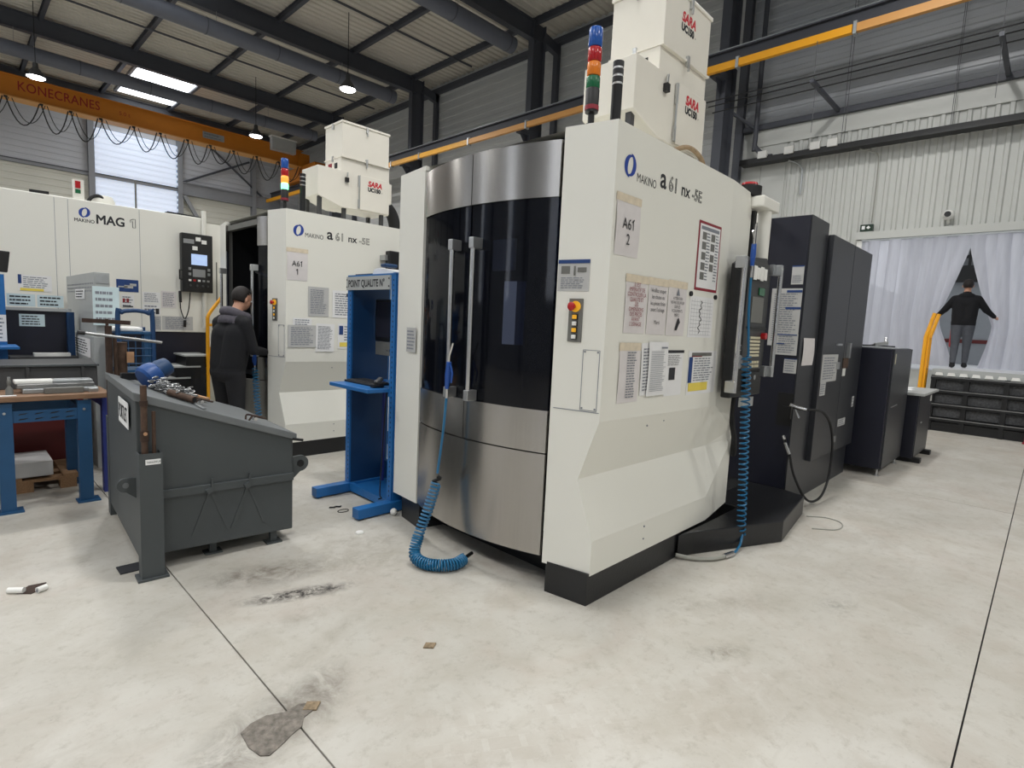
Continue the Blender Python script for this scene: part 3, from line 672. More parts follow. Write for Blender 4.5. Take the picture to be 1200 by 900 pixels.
    for i, m in enumerate(('yellow_button', 'white_plastic', 'yellow_button', 'white_plastic')):
        z = 1.606-.036*i; box('push_button', m, pm, xc-.012, yc-.013, z-.011, xc, yc+.013, z+.011, bevel=.002)
        box('bezel', 'black', pm, xc-.004, yc-.018, z-.015, xc, yc+.018, z+.015)
    # lettering on the side
    text('MAKINO', .066, (2.665, S, 2.352 if not opened else 2.36), (0, -1), 'ink', t, sx=.80)
    logo((2.597, S, 2.418), (0, -1), .118, t)
    text('a', .16, (2.912, S, 2.374), (0, -1), 'ink', t, sx=1.05, bold=.003)
    text('61', .118, (3.01, S, 2.374), (0, -1), 'ink', t, sx=.95, outline=.0022)
    text('nx', .105, (3.163, S, 2.377), (0, -1), 'ink', t, sx=1.05, bold=.002)
    text('-5E', .098, (3.302, S, 2.377), (0, -1), 'ink', t, sx=1.02, outline=.0019)
    # signal tower
    tx, ty = 2.56, 1.965
    st = MB().lathe([(.045, 2.62), (.045, 2.635), (.018, 2.66), (.018, 2.725), (.036, 2.73), (.038, 2.85), (.036, 2.855)], (tx, ty, 0), 20).build('signal_tower', 'black', t, smooth=True)
    MB().cyl((tx, ty, 2.742), (tx, ty, 2.765), .039, 20).build('ring', 'frame_red', st)
    for z0, z1, m in ((2.855, 2.918, 'lens_green_lit' if opened else 'lens_green'), (2.922, 2.992, 'lens_amber_lit' if opened else 'lens_amber'), (2.996, 3.068, 'lens_red'), (3.072, 3.17, 'lens_blue')):
        MB().lathe([(.034, z0), (.038, z0+.006), (.038, z1-.006), (.034, z1)], (tx, ty, 0), 20).build('lens', m, st, smooth=True)
    bx, by = 2.74, 1.93
    st = MB().lathe([(.03, 2.62), (.03, 2.92), (.031, 2.925)], (bx, by, 0), 18).build('buzzer_post', 'black', t, smooth=True)
    for i in range(3):
        MB().cyl((bx, by, 2.925+.042*i), (bx, by, 2.938+.042*i), .028, 18).build('ring', 'alu', st); MB().cyl((bx, by, 2.938+.042*i), (bx, by, 2.967+.042*i), .031, 18).build('louvre', 'black', st)
    OFF[:] = [0, 0, 0]
    return t
M2 = make_machine((0, 0), 'white machining center with closed curved stainless door beside the aisle', False, 2)
M1 = make_machine((.045, 4.04), 'white machining center with open door where the person leans in', True, 1)

# ---- operator pendant and its arm on the nearer machine
pe = box('control_pendant', 'black', M2, 3.87, 1.60, 1.10, 4.44, 1.67, 2.05, bevel=.01)
MB().extr([(3.88, 1.61, 2.05), (4.42, 1.61, 2.05), (4.36, 1.61, 2.13), (3.97, 1.61, 2.10)], (0, .05, 0)).build('pendant_hood', 'panel_dark', pe)
box('pendant_console', 'panel_dark', pe, 3.985, 1.585, 1.30, 4.36, 1.60, 2.08, bevel=.004)
box('display', 'panel_grey', pe, 4.075, 1.580, 1.645, 4.29, 1.585, 1.83)
MB().box(4.02, 1.57, 1.60, 4.36, 1.585, 1.612).build('display_ledge', 'black', pe)
for i in range(6):
    z = 1.535-.026*i; box('key_row', 'key', pe, 4.10, 1.577, z-.010, 4.285, 1.585, z+.008, bevel=.002)
for i in range(4):
    for j in range(2): box('key_cap', 'key', pe, 4.11+.05*i, 1.577, 1.305+.028*j+.01, 4.145+.05*i, 1.585, 1.325+.028*j+.01)
box('override_panel', 'black', pe, 4.09, 1.58, 1.13, 4.33, 1.60, 1.28)
for x in (4.15, 4.24): MB().cyl((x, 1.575, 1.24), (x, 1.585, 1.24), .018, 14).build('knob', 'key_grey', pe)
MB().cyl((4.325, 1.55, 1.549), (4.325, 1.585, 1.549), .024, 16).build('stop_button', 'red_button', pe)
rp = box('button_plate', 'white_plastic', pe, 3.885, 1.590, 1.405, 3.98, 1.60, 1.48, bevel=.006)
for x, z, m in ((3.908, 1.46, 'red_button'), (3.955, 1.46, 'black'), (3.955, 1.425, 'black'), (3.908, 1.425, 'red_button')): MB().cyl((x, 1.582, z), (x, 1.59, z), .016, 12).build('push_button', m, rp)
MB().cyl((3.935, 1.575, 1.36), (3.935, 1.60, 1.36), .05, 24).build('handwheel', 'key_grey', pe)
box('green_tag', 'lens_green', pe, 4.18, 1.575, 1.845, 4.28, 1.583, 1.90)
for i in range(4): box('hung_card', 'white_plastic', pe, 4.03+.055*i, 1.566-.003*i, 1.945+.008*(i % 2), 4.085+.055*i, 1.572-.003*i, 2.045-.01*(i % 2), bevel=.004)
for x, z0, z1 in ((3.79, 1.17, 2.06), (4.47, 1.26, 2.07)):
    hb = MB().cyl((x, 1.54, z0-.02), (x, 1.54, z1), .017, 12).build('grab_bar', 'chrome', pe, smooth=True)
    for z in (z0+.02, z1-.02): box('bar_bracket', 'alu', hb, min(x, x+.0)-.02, 1.53, z-.04, x+.02, 1.60, z+.04, bevel=.004); box('bar_bracket', 'alu', hb, (x if x < 4 else 4.40), 1.57, z-.04, (3.88 if x < 4 else x), 1.60, z+.04)
box('lower_bracket', 'alu', pe, 4.09, 1.59, 1.02, 4.29, 1.62, 1.09)
ar = MB().box(4.33, 1.66, 2.515, 4.66, 1.80, 2.60).build('pendant_arm', 'cream', M2, bevel=.012)
MB().cyl((4.53, 1.72, 2.12), (4.53, 1.72, 2.53), .048, 18).build('arm_post', 'cream', ar, smooth=True)
MB().box(4.38, 1.74, 1.9, 4.42, 1.80, 2.5).build('cable_channel', 'black', ar)
MB().lathe([(.08, 2.60), (.09, 2.61), (.09, 2.68), (.06, 2.69)], (4.38, 1.80, 0), 20).build('beacon', 'black', M2, smooth=True)
MB().lathe([(.05, 2.69), (.06, 2.695), (.055, 2.71), (.02, 2.715)], (4.38, 1.80, 0), 20).build('beacon_cap', 'red_button', M2, smooth=True)
MB().tube(smoothpath([(4.32, 1.74, 1.15), (4.30, 1.75, .95), (4.33, 1.72, .72), (4.38, 1.74, .6), (4.42, 1.78, .7)]), .022, 8).build('pendant_cable', 'rubber', M2, smooth=True)
ob = MB().extr([(2.335, 2.36, 1.43), (2.37, 2.22, 1.43), (2.37, 2.22, 1.80), (2.335, 2.36, 1.80)], (.001, 0, 0)).build('taped_sheet', 'paper', M2)
MB().box(2.6, 2.55, 1.9, 2.62, 2.75, 2.1).build('inner_lamp', 'white_plastic', M2)
# instruction decal on the wing
WN = (-.977, -.214)
sheet('', 2.005, 1.745, 1.815, 1.915, 2.401, WN, name='instruction_decal', m='paper_grey', rows=6, ink='ink_soft', parent=M2, prints=((0, .88, 1, 1, 'ink_blue'), (.1, .55, .38, .8, 'panel_grey'), (.5, .5, .56, .8, 'panel_grey'), (.62, .6, .9, .75, 'panel_grey')), y1=.45)
sheet('', 3.47, 1.31, 3.32, 1.49, 2.43, (-.988, .15), name='instruction_decal', m='paper_grey', rows=6, ink='ink_soft', parent=M2)
# hoses behind the mist collector
MB().tube(smoothpath([(3.45, 1.95, 2.75), (3.6, 1.92, 2.80), (3.75, 1.9, 2.76), (3.85, 1.9, 2.66)]), .016, 8).build('air_pipe', 'hose_tan', M2, smooth=True)
MB().tube(smoothpath([(3.62, 2.0, 2.7), (3.72, 1.98, 2.76), (3.85, 1.98, 2.72), (3.9, 2.0, 2.63)]), .02, 8).build('air_pipe', 'rust_dark', M2, smooth=True)
MB().tube(smoothpath([(4.0, 2.25, 3.2), (4.05, 2.2, 3.0), (4.12, 2.15, 2.8), (4.3, 2.1, 2.62)]), .06, 10).build('air_pipe', 'rubber', M2, smooth=True)
MB().tube(smoothpath([(4.10, 2.12, 2.86), (4.16, 2.08, 2.74), (4.3, 2.04, 2.62)]), .02, 8).build('air_pipe', 'braid', M2, smooth=True)

# ---- mist collectors
def mist(off, label, toptext):
    OFF[:] = [*off, 0]; yf, yb = 1.97, 2.36
    t = thing('mist_collector', label, 'filter unit', (3.42, 2.16, 2.62))
    lb = MB().box(3.26, yf+.015, 2.80, 3.90, yb, 3.352).build('lower_cabinet', 'sara_white', t, bevel=.004)
    sp = MB().extr([(2.975, yf, 2.885), (3.26, yf, 2.795), (3.385, yf, 2.795), (3.385, yf, 3.20), (2.975, yf, 3.20)], (0, .385, 0)).build('inlet_hood', 'sara_white', t, bevel=.004)
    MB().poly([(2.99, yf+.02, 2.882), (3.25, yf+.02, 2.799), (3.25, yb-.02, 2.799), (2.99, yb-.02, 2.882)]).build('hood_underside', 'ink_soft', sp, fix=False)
    dr = box('door', 'sara_white', lb, 3.50, yf-.002, 2.81, 3.895, yf+.016, 3.20, bevel=.003)
    box('hinge', 'alu', dr, 3.475, yf-.006, 3.06, 3.495, yf+.01, 3.19); box('hinge', 'alu', dr, 3.475, yf-.006, 2.82, 3.495, yf+.01, 2.92)
    MB().cyl((3.485, yf-.001, 2.82), (3.485, yf-.001, 3.18), .007, 8).build('hinge_pin', 'alu', dr)
    box('latch', 'black', lb, 3.30, yf-.03, 3.08, 3.34, yf, 3.13); MB().bar((3.325, yf-.015, 3.14), (3.33, yf-.015, 3.19), .012, .012).build('latch_key', 'alu', lb)
    ub = MB().box(3.265, yf, 3.36, 3.88, yb+.01, 3.73).build('upper_cabinet', 'sara_white', t, bevel=.004)
    box('lid', 'sara_white', ub, 3.255, yf-.01, 3.73, 3.89, yb+.02, 3.755, bevel=.004); box('rim', 'sara_white', ub, 3.255, yf-.01, 3.352, 3.89, yb+.02, 3.366)
    for x, z in ((3.575, 3.375), (3.575, 3.735)): MB().box(x-.012, yf-.02, z-.05, x+.012, yf, z+.012).box(x-.006, yf-.025, z-.085, x+.006, yf-.012, z-.04).build('toggle_clip', 'alu', ub)
    for z in (3.375, 3.735): MB().box(3.248, 2.16, z-.05, 3.262, 2.185, z+.01).build('toggle_clip', 'alu', ub)
    box('vent', 'black', lb, 3.254, 2.07, 3.24, 3.262, 2.13, 3.30); box('warning_label', 'ink_red', lb, 3.255, 2.2, 3.23, 3.262, 2.28, 3.31)
    box('side_flange', 'sara_white', lb, 3.90, 2.02, 2.95, 3.96, 2.08, 3.19)
    for x, y, z in ((3.0, 2.0, 2.88), (3.3, 2.0, 2.80), (3.8, 2.0, 2.80), (3.0, 2.3, 2.88), (3.8, 2.3, 2.80)): box('leg', 'panel_dark', t, x, y, 2.62, x+.04, y+.04, z)
    def brand(x, z, par, yy):
        text('SARA', .082, (x, yy, z), (0, -1), 'logo_red', par, shear=.2, bold=.004, sx=.95); text('UC150', .062, (x, yy, z-.058), (0, -1), 'ink', par, bold=.004, sx=.95); text('+', .03, (x+.185, yy, z-.06), (0, -1), 'ink', par)
    brand(3.60, 3.095, dr, yf-.002)
    if toptext: brand(3.475, 3.585, ub, yf)
    OFF[:] = [0, 0, 0]
    MB().tube(smoothpath([Vector(p)+Vector((*off, 0)) for p in ((3.9, 2.2, 2.95), (4.0, 2.2, 2.95), (4.1, 2.2, 2.85), (4.16, 2.2, 2.64))]), .075, 12).build('flexible_duct', 'rubber', t, smooth=True)
mist((0, 0), 'cream mist collector atop the machining center beside the aisle, brand lettering on both boxes', True)
mist((.0, 4.04), 'cream mist collector atop the machining center with the open door', False)

# ---- notices on the machines
F = (0, -1)
def sl(label, x0, z0, x1, z1, dy=0, dx=0, **k):
    return sheet(label, x0+dx, z0, x1+dx, z1, S+dy, F, **k)
def big(label, x0, z0, x1, z1, l1, l2, dy, tape):
    o = sl(label, x0, z0, x1, z1, dy=dy, m='paper_old', rows=0, name='number_sheet', bow=.006, tape=tape, cat='sign')[0]
    c = (x0+x1)/2; h = z1-z0; y = S+dy-.010
    text(l1, .082, (c, y, z0+h*.47), F, 'ink', o, align='CENTER', sx=.9); text(l2, .082, (c, y, z0+h*.2), F, 'ink', o, align='CENTER', sx=.9)
    for xx, zz in [(c+.048, z0+h*.47)] + ([(c, z0+h*.2)] if l2 == '1' else []): MB().bar((xx-.016, y-.0015, zz+.042), (xx+.002, y-.0015, zz+.056), .008, .001, up=(0, -1, 0)).build('numeral_flag', 'ink', o)
big('white sleeve reading A61 2 under the roundel of the machining center', 2.492, 1.945, 2.722, 2.245, 'A61', '2', 0, True)
big('white sleeve reading A61 1 on the machining center with the open door', 2.52, 1.90, 2.74, 2.21, 'A61', '1', 4.04, True)
# red framed photo sheet
o, oo, r_, u_, n_, w_, h_ = sl('red-framed instruction sheet with grey photos on the white machine side', 3.43, 1.83, 3.76, 2.275, name='framed_instructions', m='frame_red', rows=0, cat='notice')
pm = MB(); rect(pm, oo, r_, u_, n_, w_, h_, .05, .04, .95, .96); pm.build('photo_page', 'paper', o, fix=False)
for cxx, ys in ((.17, (.74, .60, .45, .30, .16)), (.55, (.74, .60, .44, .30))):
    for y in ys: pm = MB(); rect(pm, oo, r_, u_, n_, w_, h_, cxx, y, cxx+.18, y+.11, .002); pm.build('printed_photo', 'panel_grey', o, fix=False)
pm = MB(); lines(pm, oo+n_*.001, r_, u_, n_, w_, h_, 16, .36, .52, .15, .86, .8); lines(pm, oo+n_*.001, r_, u_, n_, w_, h_, 16, .76, .92, .15, .86, .8, seed=4); rect(pm, oo, r_, u_, n_, w_, h_, .1, .88, .9, .93, .002); pm.build('printed_lines', 'ink_soft', o, fix=False)
def wordy(label, x0, z0, x1, z1, rows, ink, size, zs, **k):
    o = sl(label, x0, z0, x1, z1, rows=0, m='paper_old', tape=True, bow=.003, **k)[0]; c = (x0+x1)/2
    for s, zf in zip(rows, zs): text(s, size, (c, S-.0075, z0+(z1-z0)*zf), F, ink, o, align='CENTER', sx=.82)
    return o
wordy('old sleeve with red printed warning lines, left of the three taped sheets', 2.63, 1.53, 2.852, 1.835, ['IL EST', 'IMPERATIF DE', 'CONTROLER LA', 'QUALITE ET', 'LES', 'DIMENSIONS', 'DES PIECES', 'AVANT', "L'USINAGE"], 'ink_red', .032, [.86, .77, .68, .59, .5, .41, .32, .23, .14])
wordy('white sleeve with four bold black lines, middle of the three taped sheets', 2.868, 1.528, 3.085, 1.838, ['Veuillez couper', 'les chutes ou', 'les pieces finies', "avant l'usinage", 'Merci'], 'ink', .034, [.80, .68, .56, .44, .2])
o = wordy('sleeve with a black spray symbol, right of the three taped sheets', 3.098, 1.526, 3.33, 1.843, ['ATTENTION', 'NE PAS SOUFFLER', 'SUR LES', 'ROULEMENTS', 'MERCI'], 'ink', .026, [.7, .62, .54, .46, .38])
MB().extr([(3.20, S-.008, 1.56), (3.225, S-.008, 1.56), (3.25, S-.008, 1.60), (3.262, S-.008, 1.61), (3.24, S-.008, 1.64), (3.225, S-.008, 1.625)], (0, -.001, 0)).build('printed_symbol', 'ink', o)
MB().extr([(3.195, S-.008, 1.775), (3.235, S-.008, 1.775), (3.215, S-.008, 1.82)], (0, -.001, 0)).build('printed_triangle', 'ink_soft', o)
o, oo, r_, u_, n_, w_, h_ = sl('white chart sheet held by two black magnets under the red-framed sheet', 3.385, 1.52, 3.735, 1.79, rows=0, name='chart_sheet', cat='chart')
pm = MB(); xs = [(.45+.04*math.sin(i*1.9)+.03*math.sin(i*.7)) for i in range(20)]
for i in range(19): pm.bar(oo+r_*(xs[i]*w_)+u_*((.9-.042*i)*h_)+n_*.001, oo+r_*(xs[i+1]*w_)+u_*((.9-.042*(i+1))*h_)+n_*.001, .006, .001, up=(0, -1, 0))
pm.build('chart_curve', 'ink', o)
pm = MB()
for i in range(8): rect(pm, oo, r_, u_, n_, w_, h_, .08+.11*i, .06, .084+.11*i, .94, .0009)
for i in range(10): rect(pm, oo, r_, u_, n_, w_, h_, .06, .06+.09*i, .94, .065+.09*i, .0009)
pm.build('chart_grid', 'ink_soft', o, fix=False)
for x in (3.385, 3.745): MB().cyl((x, S, 1.80), (x, S-.012, 1.80), .016, 14).build('magnet', 'black', o)
sl('yellow-taped list in a worn sleeve at the lower left of the machine notices', 2.612, 1.135, 2.825, 1.455, m='paper_old', rows=18, tape=True, px0=.35, px1=.8, bow=.005)
sl('loose white sheet tucked behind the lined table page', 2.845, 1.165, 3.03, 1.475, rows=14, gap=.004, bow=.004, tilt=2)
sl('white lined table page hanging loose between the list and the leaflet', 2.905, 1.16, 3.13, 1.485, rows=26, gap=.012, bow=.006, words=False, th=.25, prints=((.6, .88, .92, .91, 'ink_soft'),), y1=.84)
sl('narrow leaflet with black title bar and a dark photo', 3.135, 1.145, 3.355, 1.435, rows=8, ink='ink', th=.3, prints=((.0, .94, 1.02, 1.0, 'ink'), (.2, .35, .55, .62, 'ink')), y0=.66, y1=.9, name='leaflet')
sl('safety sheet with blue left bar and yellow panel on the machine side', 3.43, 1.135, 3.85, 1.43, rows=10, prints=((.02, .28, .14, .86, 'ink_blue'), (.05, .08, .72, .27, 'ink_yellow'), (.1, .88, .8, .96, 'panel_grey'), (.1, .865, .45, .89, 'ink_red')), px0=.2, y0=.3, y1=.85, m='paper')
# the other machine
k = dict(dy=4.037)
sl('grey sleeved list under the A61 1 sleeve', 2.75, 1.535, 2.985, 1.85, m='paper_grey', rows=14, **k)
sl('white sheet on magnets beside the top of the blue rack', 3.03, 1.53, 3.33, 1.83, rows=10, prints=((.55, .8, .63, .92, 'ink'), (.75, .6, .83, .92, 'ink')), **k)
sl('small white sheet peeking out above the wide grey sleeve', 2.585, 1.40, 2.79, 1.51, rows=4, **k)
sl('wide grey sleeve of notes on the machining center with the open door', 2.53, 1.20, 2.84, 1.435, m='paper_grey', rows=10, gap=.006, **k)
sl('white tilted table page right of the wide grey sleeve', 2.835, 1.155, 3.05, 1.46, rows=20, tilt=-1.5, gap=.004, **k)
sl('safety sheet with blue squares and yellow panel beside the blue rack', 3.10, 1.185, 3.35, 1.47, rows=6, prints=((.05, .55, .25, .9, 'ink_blue'), (.08, .08, .85, .25, 'ink_yellow')), px0=.3, y0=.3, **k)

# ---- step platform and dark cabinets behind the nearer machine
MB().prism([(3.47, 1.700), (3.62, 1.655), (4.388, 1.317), (5.247, 1.427), (5.32, 1.60), (5.32, 1.95), (4.45, 1.95), (4.45, 1.69), (3.9, 1.69)], 0, .165).build('step_platform', 'plinth_black', None, bevel=.008, label='low black step platform at the foot of the navy tower cabinet', cat='platform')
t = thing('tower_cabinet', 'tall navy tower cabinet covered with instruction decals', 'cabinet', (5.58, 1.8, 0))
tb = MB().prism([(5.33, 1.615), (5.83, 1.615), (5.83, 2.5), (5.33, 2.5)], 0.0, 2.62).build('body', 'charcoal_steel', t)
box('front_cover', 'navy_steel', t, 5.322, 1.625, .17, 5.33, 2.5, 2.615)
box('cap', 'cream', t, 5.0, 1.96, 2.53, 5.33, 2.02, 2.62)
box('nozzle_recess', 'black', t, 5.316, 1.62, .75, 5.322, 1.75, 1.05)
for (y0, z0, y1, z1, kw) in ((1.738, 2.02, 1.638, 2.185, dict(rows=5, prints=((0, .94, 1, 1, 'ink_blue'),), y1=.5)), (1.893, 1.47, 1.635, 1.985, dict(rows=22, prints=((.5, .93, 1, .97, 'ink_blue'), (.5, .64, 1, .68, 'ink_blue')))),
                             (1.815, 1.39, 1.632, 1.58, dict(rows=8, prints=((0, .93, .95, .98, 'ink_blue'), (0, .5, .4, .55, 'ink_blue')))), (1.73, 1.228, 1.622, 1.36, dict(rows=5, prints=((0, .95, 1, 1, 'ink_blue'),)))):
    sheet('', y0, z0, y1, z1, 5.321, (-1, 0), name='instruction_decal', m='paper_grey', parent=t, gap=.004 if z0 == 1.39 else .002, **kw)
sheet('crumpled white sleeve on the side of the navy tower cabinet', 5.41, 1.30, 5.73, 1.55, 1.613, F, m='paper_old', rows=0, bow=.006)
t = thing('electrical_cabinet', 'wide charcoal electrical cabinet with two tall doors', 'cabinet', (6.6, 1.9, 0))
box('body', 'charcoal_steel', t, 5.832, 1.618, 0, 7.36, 2.6, 2.50)
for a, b in ((5.84, 6.60), (6.61, 7.36)): box('door', 'charcoal_steel', t, a, 1.567, .36, b, 1.618, 2.52, bevel=.004)
box('handle', 'alu', t, 6.30, 1.55, 1.49, 6.46, 1.567, 1.51); box('lock_handle', 'alu', t, 6.36, 1.545, 1.25, 6.42, 1.567, 1.32); box('latch_tag', 'rust', t, 6.6, 1.56, 1.25, 6.8, 1.566, 1.36); box('latch_tag', 'white_plastic', t, 6.62, 1.56, 1.17, 6.72, 1.566, 1.25)
box('switch_lever', 'alu', t, 6.72, 1.54, 1.36, 6.78, 1.567, 1.52)
sheet('', 5.87, 1.13, 6.40, 1.40, 1.566, F, name='data_plate', m='paper_grey', rows=9, parent=t); sheet('', 5.88, 1.0, 6.06, 1.13, 1.566, F, name='data_plate', m='paper_grey', rows=5, parent=t)
sheet('', 6.66, .62, 6.95, .70, 1.566, F, name='data_plate', m='paper_grey', rows=3, parent=t); sheet('', 7.15, .80, 7.24, .92, 1.566, F, name='data_plate', m='paper_grey', rows=3, parent=t); sheet('', 6.55, .46, 6.66, .53, 1.566, F, name='data_plate', m='panel_grey', rows=2, parent=t)
t = thing('coolant_unit', 'chest-high navy cabinet on thin levelling feet', 'cabinet', (8.0, 1.6, 0))
box('body', 'navy_steel', t, 7.45, 1.285, .085, 8.60, 1.95, 1.475, bevel=.006)
box('side_panel', 'charcoal_steel', t, 7.50, 1.27, .09, 8.59, 1.285, 1.47)
box('top_tray', 'alu', t, 7.47, 1.30, 1.475, 8.58, 1.93, 1.485)
MB().bar((7.62, 1.265, .80), (7.95, 1.265, .81), .008, .01).build('handle', 'alu', t); box('caution_label', 'key', t, 7.56, 1.268, 1.30, 7.60, 1.27, 1.42)
for x, y in ((7.50, 1.31), (7.52, 1.9), (8.5, 1.31), (8.5, 1.9)): MB().cyl((x, y, 0), (x, y, .09), .012, 10).cyl((x, y, 0), (x, y, .012), .03, 12).build('levelling_foot', 'alu', t)
t = thing('air_gun_spare', 'silver spray gun with a looped hose lying on the chest-high cabinet', 'spray gun', (7.8, 1.5, 1.485))
MB().bar((7.72, 1.52, 1.51), (7.98, 1.44, 1.535), .03, .04).bar((7.95, 1.45, 1.53), (8.02, 1.47, 1.60), .025, .03).build('gun_body', 'alu', t, bevel=.006)
MB().tube(smoothpath([(7.72, 1.52, 1.51), (7.62, 1.56, 1.5), (7.58, 1.62, 1.5), (7.65, 1.66, 1.5), (7.75, 1.6, 1.5), (7.9, 1.58, 1.5), (8.2, 1.4, 1.495)]), .009, 6).build('hose', 'rubber', t, smooth=True)
t = thing('chip_box', 'low navy cabinet with a white topped worktop beside the chest-high cabinet', 'cabinet', (9.3, 1.5, 0))
box('body', 'navy_steel', t, 8.72, 1.16, .06, 9.75, 1.8, .885, bevel=.004); box('front_panel', 'charcoal_steel', t, 8.75, 1.15, .07, 9.74, 1.16, .88)
box('worktop', 'cab_grey', t, 8.66, 1.10, .885, 9.90, 1.85, .915); MB().box(9.0, 1.14, .5, 9.05, 1.15, .52).build('lock', 'alu', t); box('tag', 'white_plastic', t, 9.6, 1.145, .76, 9.68, 1.15, .84)
for x in (8.78, 9.6): box('skid_foot', 'black', t, x, 1.08, 0, x+.12, 1.8, .06)
for a in ((9.0, 1.3), (9.35, 1.35)): box('document', 'paper', None, a[0], a[1], .915, a[0]+.28, a[1]+.2, .923, label='white papers lying on the low cabinet worktop', cat='papers', group='papers on the low cabinet')

# ---- hoses and guns
def gun(t, p, d, up, m='gun_blue', L=.16, nozzle=.12):
    p, d, up = Vector(p), Vector(d).normalized(), Vector(up).normalized()
    MB().tube([p, p+d*L*.5, p+d*L], .016, 10, rs=[.013, .019, .016]).build('gun_body', m, t, smooth=True)
    MB().tube([p+d*L*.95, p+d*(L+.04), p+d*(L+nozzle)+up*.03], .006, 8).build('nozzle', 'chrome', t, smooth=True)
    MB().tube([p+d*L*.9+up*.02, p+d*L*.6+up*.05, p+d*L*.25+up*.045], .006, 6).build('trigger', m, t, smooth=True)
t = thing('air_hose', 'blue coiled air hose hanging from the curved door handle down to the floor', 'hose', (2.2, 2.6, 0))
gun(t, (2.195, 2.69, 1.13), (-.02, -.10, 1), (-.1, -.7, 0), L=.17)
MB().cyl((2.195, 2.69, 1.07), (2.195, 2.69, 1.13), .011, 10).build('coupling', 'chrome', t)
MB().tube(smoothpath([(2.195, 2.69, 1.08), (2.185, 2.70, .85), (2.175, 2.73, .58)]), .008, 8).build('straight_hose', 'hose_blue', t, smooth=True)
MB().tube(smoothpath([(2.175, 2.73, .56), (2.19, 2.72, .545), (2.16, 2.75, .525), (2.185, 2.74, .505)]), .011, 8).build('strain_relief', 'rubber', t, smooth=True)
pth = smoothpath([(2.17, 2.73, .52), (2.13, 2.75, .36), (2.07, 2.77, .18), (2.03, 2.75, .07), (2.04, 2.66, .042), (2.10, 2.57, .042), (2.18, 2.53, .042), (2.27, 2.55, .042)], 8)
MB().tube(helix(pth[:17], .030, 15, 10), .0065, 6).build('coil', 'hose_blue', t, smooth=True)
MB().tube(helix(pth[16:], .033, 31, 10), .0065, 6).build('coil', 'hose_blue', t, smooth=True)
MB().cyl((2.28, 2.555, .045), (2.36, 2.575, .05), .012, 8).build('fitting', 'black', t)
t = thing('coil_hose', 'blue coiled air hose hanging from the control pendant to the step platform', 'hose', (4.0, 1.5, 0))
gun(t, (3.945, 1.555, 2.03), (.02, 0, 1), (-.5, -.2, .2), L=.15)
MB().tube([(3.945, 1.555, 2.16), (3.90, 1.54, 2.21), (3.84, 1.53, 2.25)], .006, 8).build('nozzle_tube', 'chrome', t)
MB().cyl((3.945, 1.555, 1.95), (3.945, 1.555, 2.03), .012, 10).build('coupling', 'chrome', t)
MB().tube(smoothpath([(3.945, 1.555, 1.96), (3.95, 1.55, 1.7), (3.985, 1.54, 1.43), (3.97, 1.54, 1.40)]), .009, 8).build('straight_hose', 'hose_blue', t, smooth=True)
P = [(3.975, 1.545, 1.40), (4.0, 1.53, 1.0), (4.02, 1.51, .55), (4.03, 1.49, .10)]
MB().tube(helix(smoothpath(P, 8), .029, 34, 12), .006, 6).build('coil', 'hose_blue', t, smooth=True)
MB().tube(smoothpath([(4.03, 1.48, .10), (3.98, 1.47, .04), (3.86, 1.455, .02), (3.78, 1.46, .02)]), .009, 8).build('tail', 'hose_blue', t, smooth=True)
MB().cyl((3.72, 1.475, .02), (3.82, 1.455, .02), .018, 12).build('connector', 'chrome', t)
MB().tube(smoothpath([(3.72, 1.475, .018), (3.62, 1.51, .018), (3.52, 1.60, .018), (3.45, 1.70, .03)]), .014, 8).build('supply_hose', 'hose_grey', t, smooth=True)
t = thing('wash_hose', 'black wash hose with chrome spray gun looped from the navy tower cabinet', 'hose', (5.6, 1.5, 0))
MB().tube(smoothpath([(5.27, 1.60, .93), (5.29, 1.55, .92), (5.32, 1.50, .92), (5.42, 1.46, .915), (5.6, 1.44, .88), (5.82, 1.43, .76), (5.93, 1.42, .58), (5.96, 1.42, .38), (5.92, 1.42, .2), (5.75, 1.42, .07), (5.53, 1.44, .055), (5.36, 1.47, .14), (5.30, 1.55, .33), (5.30, 1.60, .5), (5.30, 1.65, .62)]), .011, 8).build('hose', 'rubber', t, smooth=True)
MB().tube([(5.28, 1.63, .95), (5.285, 1.58, .935), (5.31, 1.50, .92)], .018, 10).build('gun_body', 'chrome', t, smooth=True)
MB().tube([(5.28, 1.58, .92), (5.28, 1.56, .87), (5.28, 1.545, .84)], .008, 8).build('trigger', 'chrome', t, smooth=True)
MB().cyl((5.30, 1.60, .5), (5.30, 1.645, .60), .014, 10).build('ferrule', 'chrome', t); MB().cyl((5.30, 1.65, .62), (5.325, 1.67, .65), .016, 10).build('elbow', 'chrome', t)
box('holster', 'black', t, 5.285, 1.62, .82, 5.32, 1.70, .93)

# ------------------------------------------------------------------ blue quality rack
t = thing('quality_rack', 'blue steel quality control rack with shelf and headboard', 'rack', (2.55, 4.03, 0))
def cpanel(y0, y1, inner, nm):
    mb = MB(); mb.box(2.46, y0, .06, 2.475, y1, 1.89); mb.box(2.835, y0, .06, 2.85, y1, 1.89); yw = y1 if inner < 0 else y0
    mb.box(2.475, yw-.006, .06, 2.835, yw+.006, 1.89); return mb.build(nm, 'rack_blue', t)
lp = cpanel(4.335, 4.40, -1, 'side_frame'); rp = cpanel(3.675, 3.735, 1, 'side_frame')
box('inner_panel', 'deep_blue', lp, 2.476, 4.334, .06, 2.834, 4.34, 1.88)
sm = MB()
for i in range(44): sm.box(2.4585, 4.35, .12+.04*i, 2.4605, 4.358, .135+.04*i)
sm.build('slots', 'black', lp)
sm = MB()
for i in range(44): sm.box(2.4585, 3.70, .12+.04*i, 2.4605, 3.708, .135+.04*i)
sm.build('slots', 'black', rp)
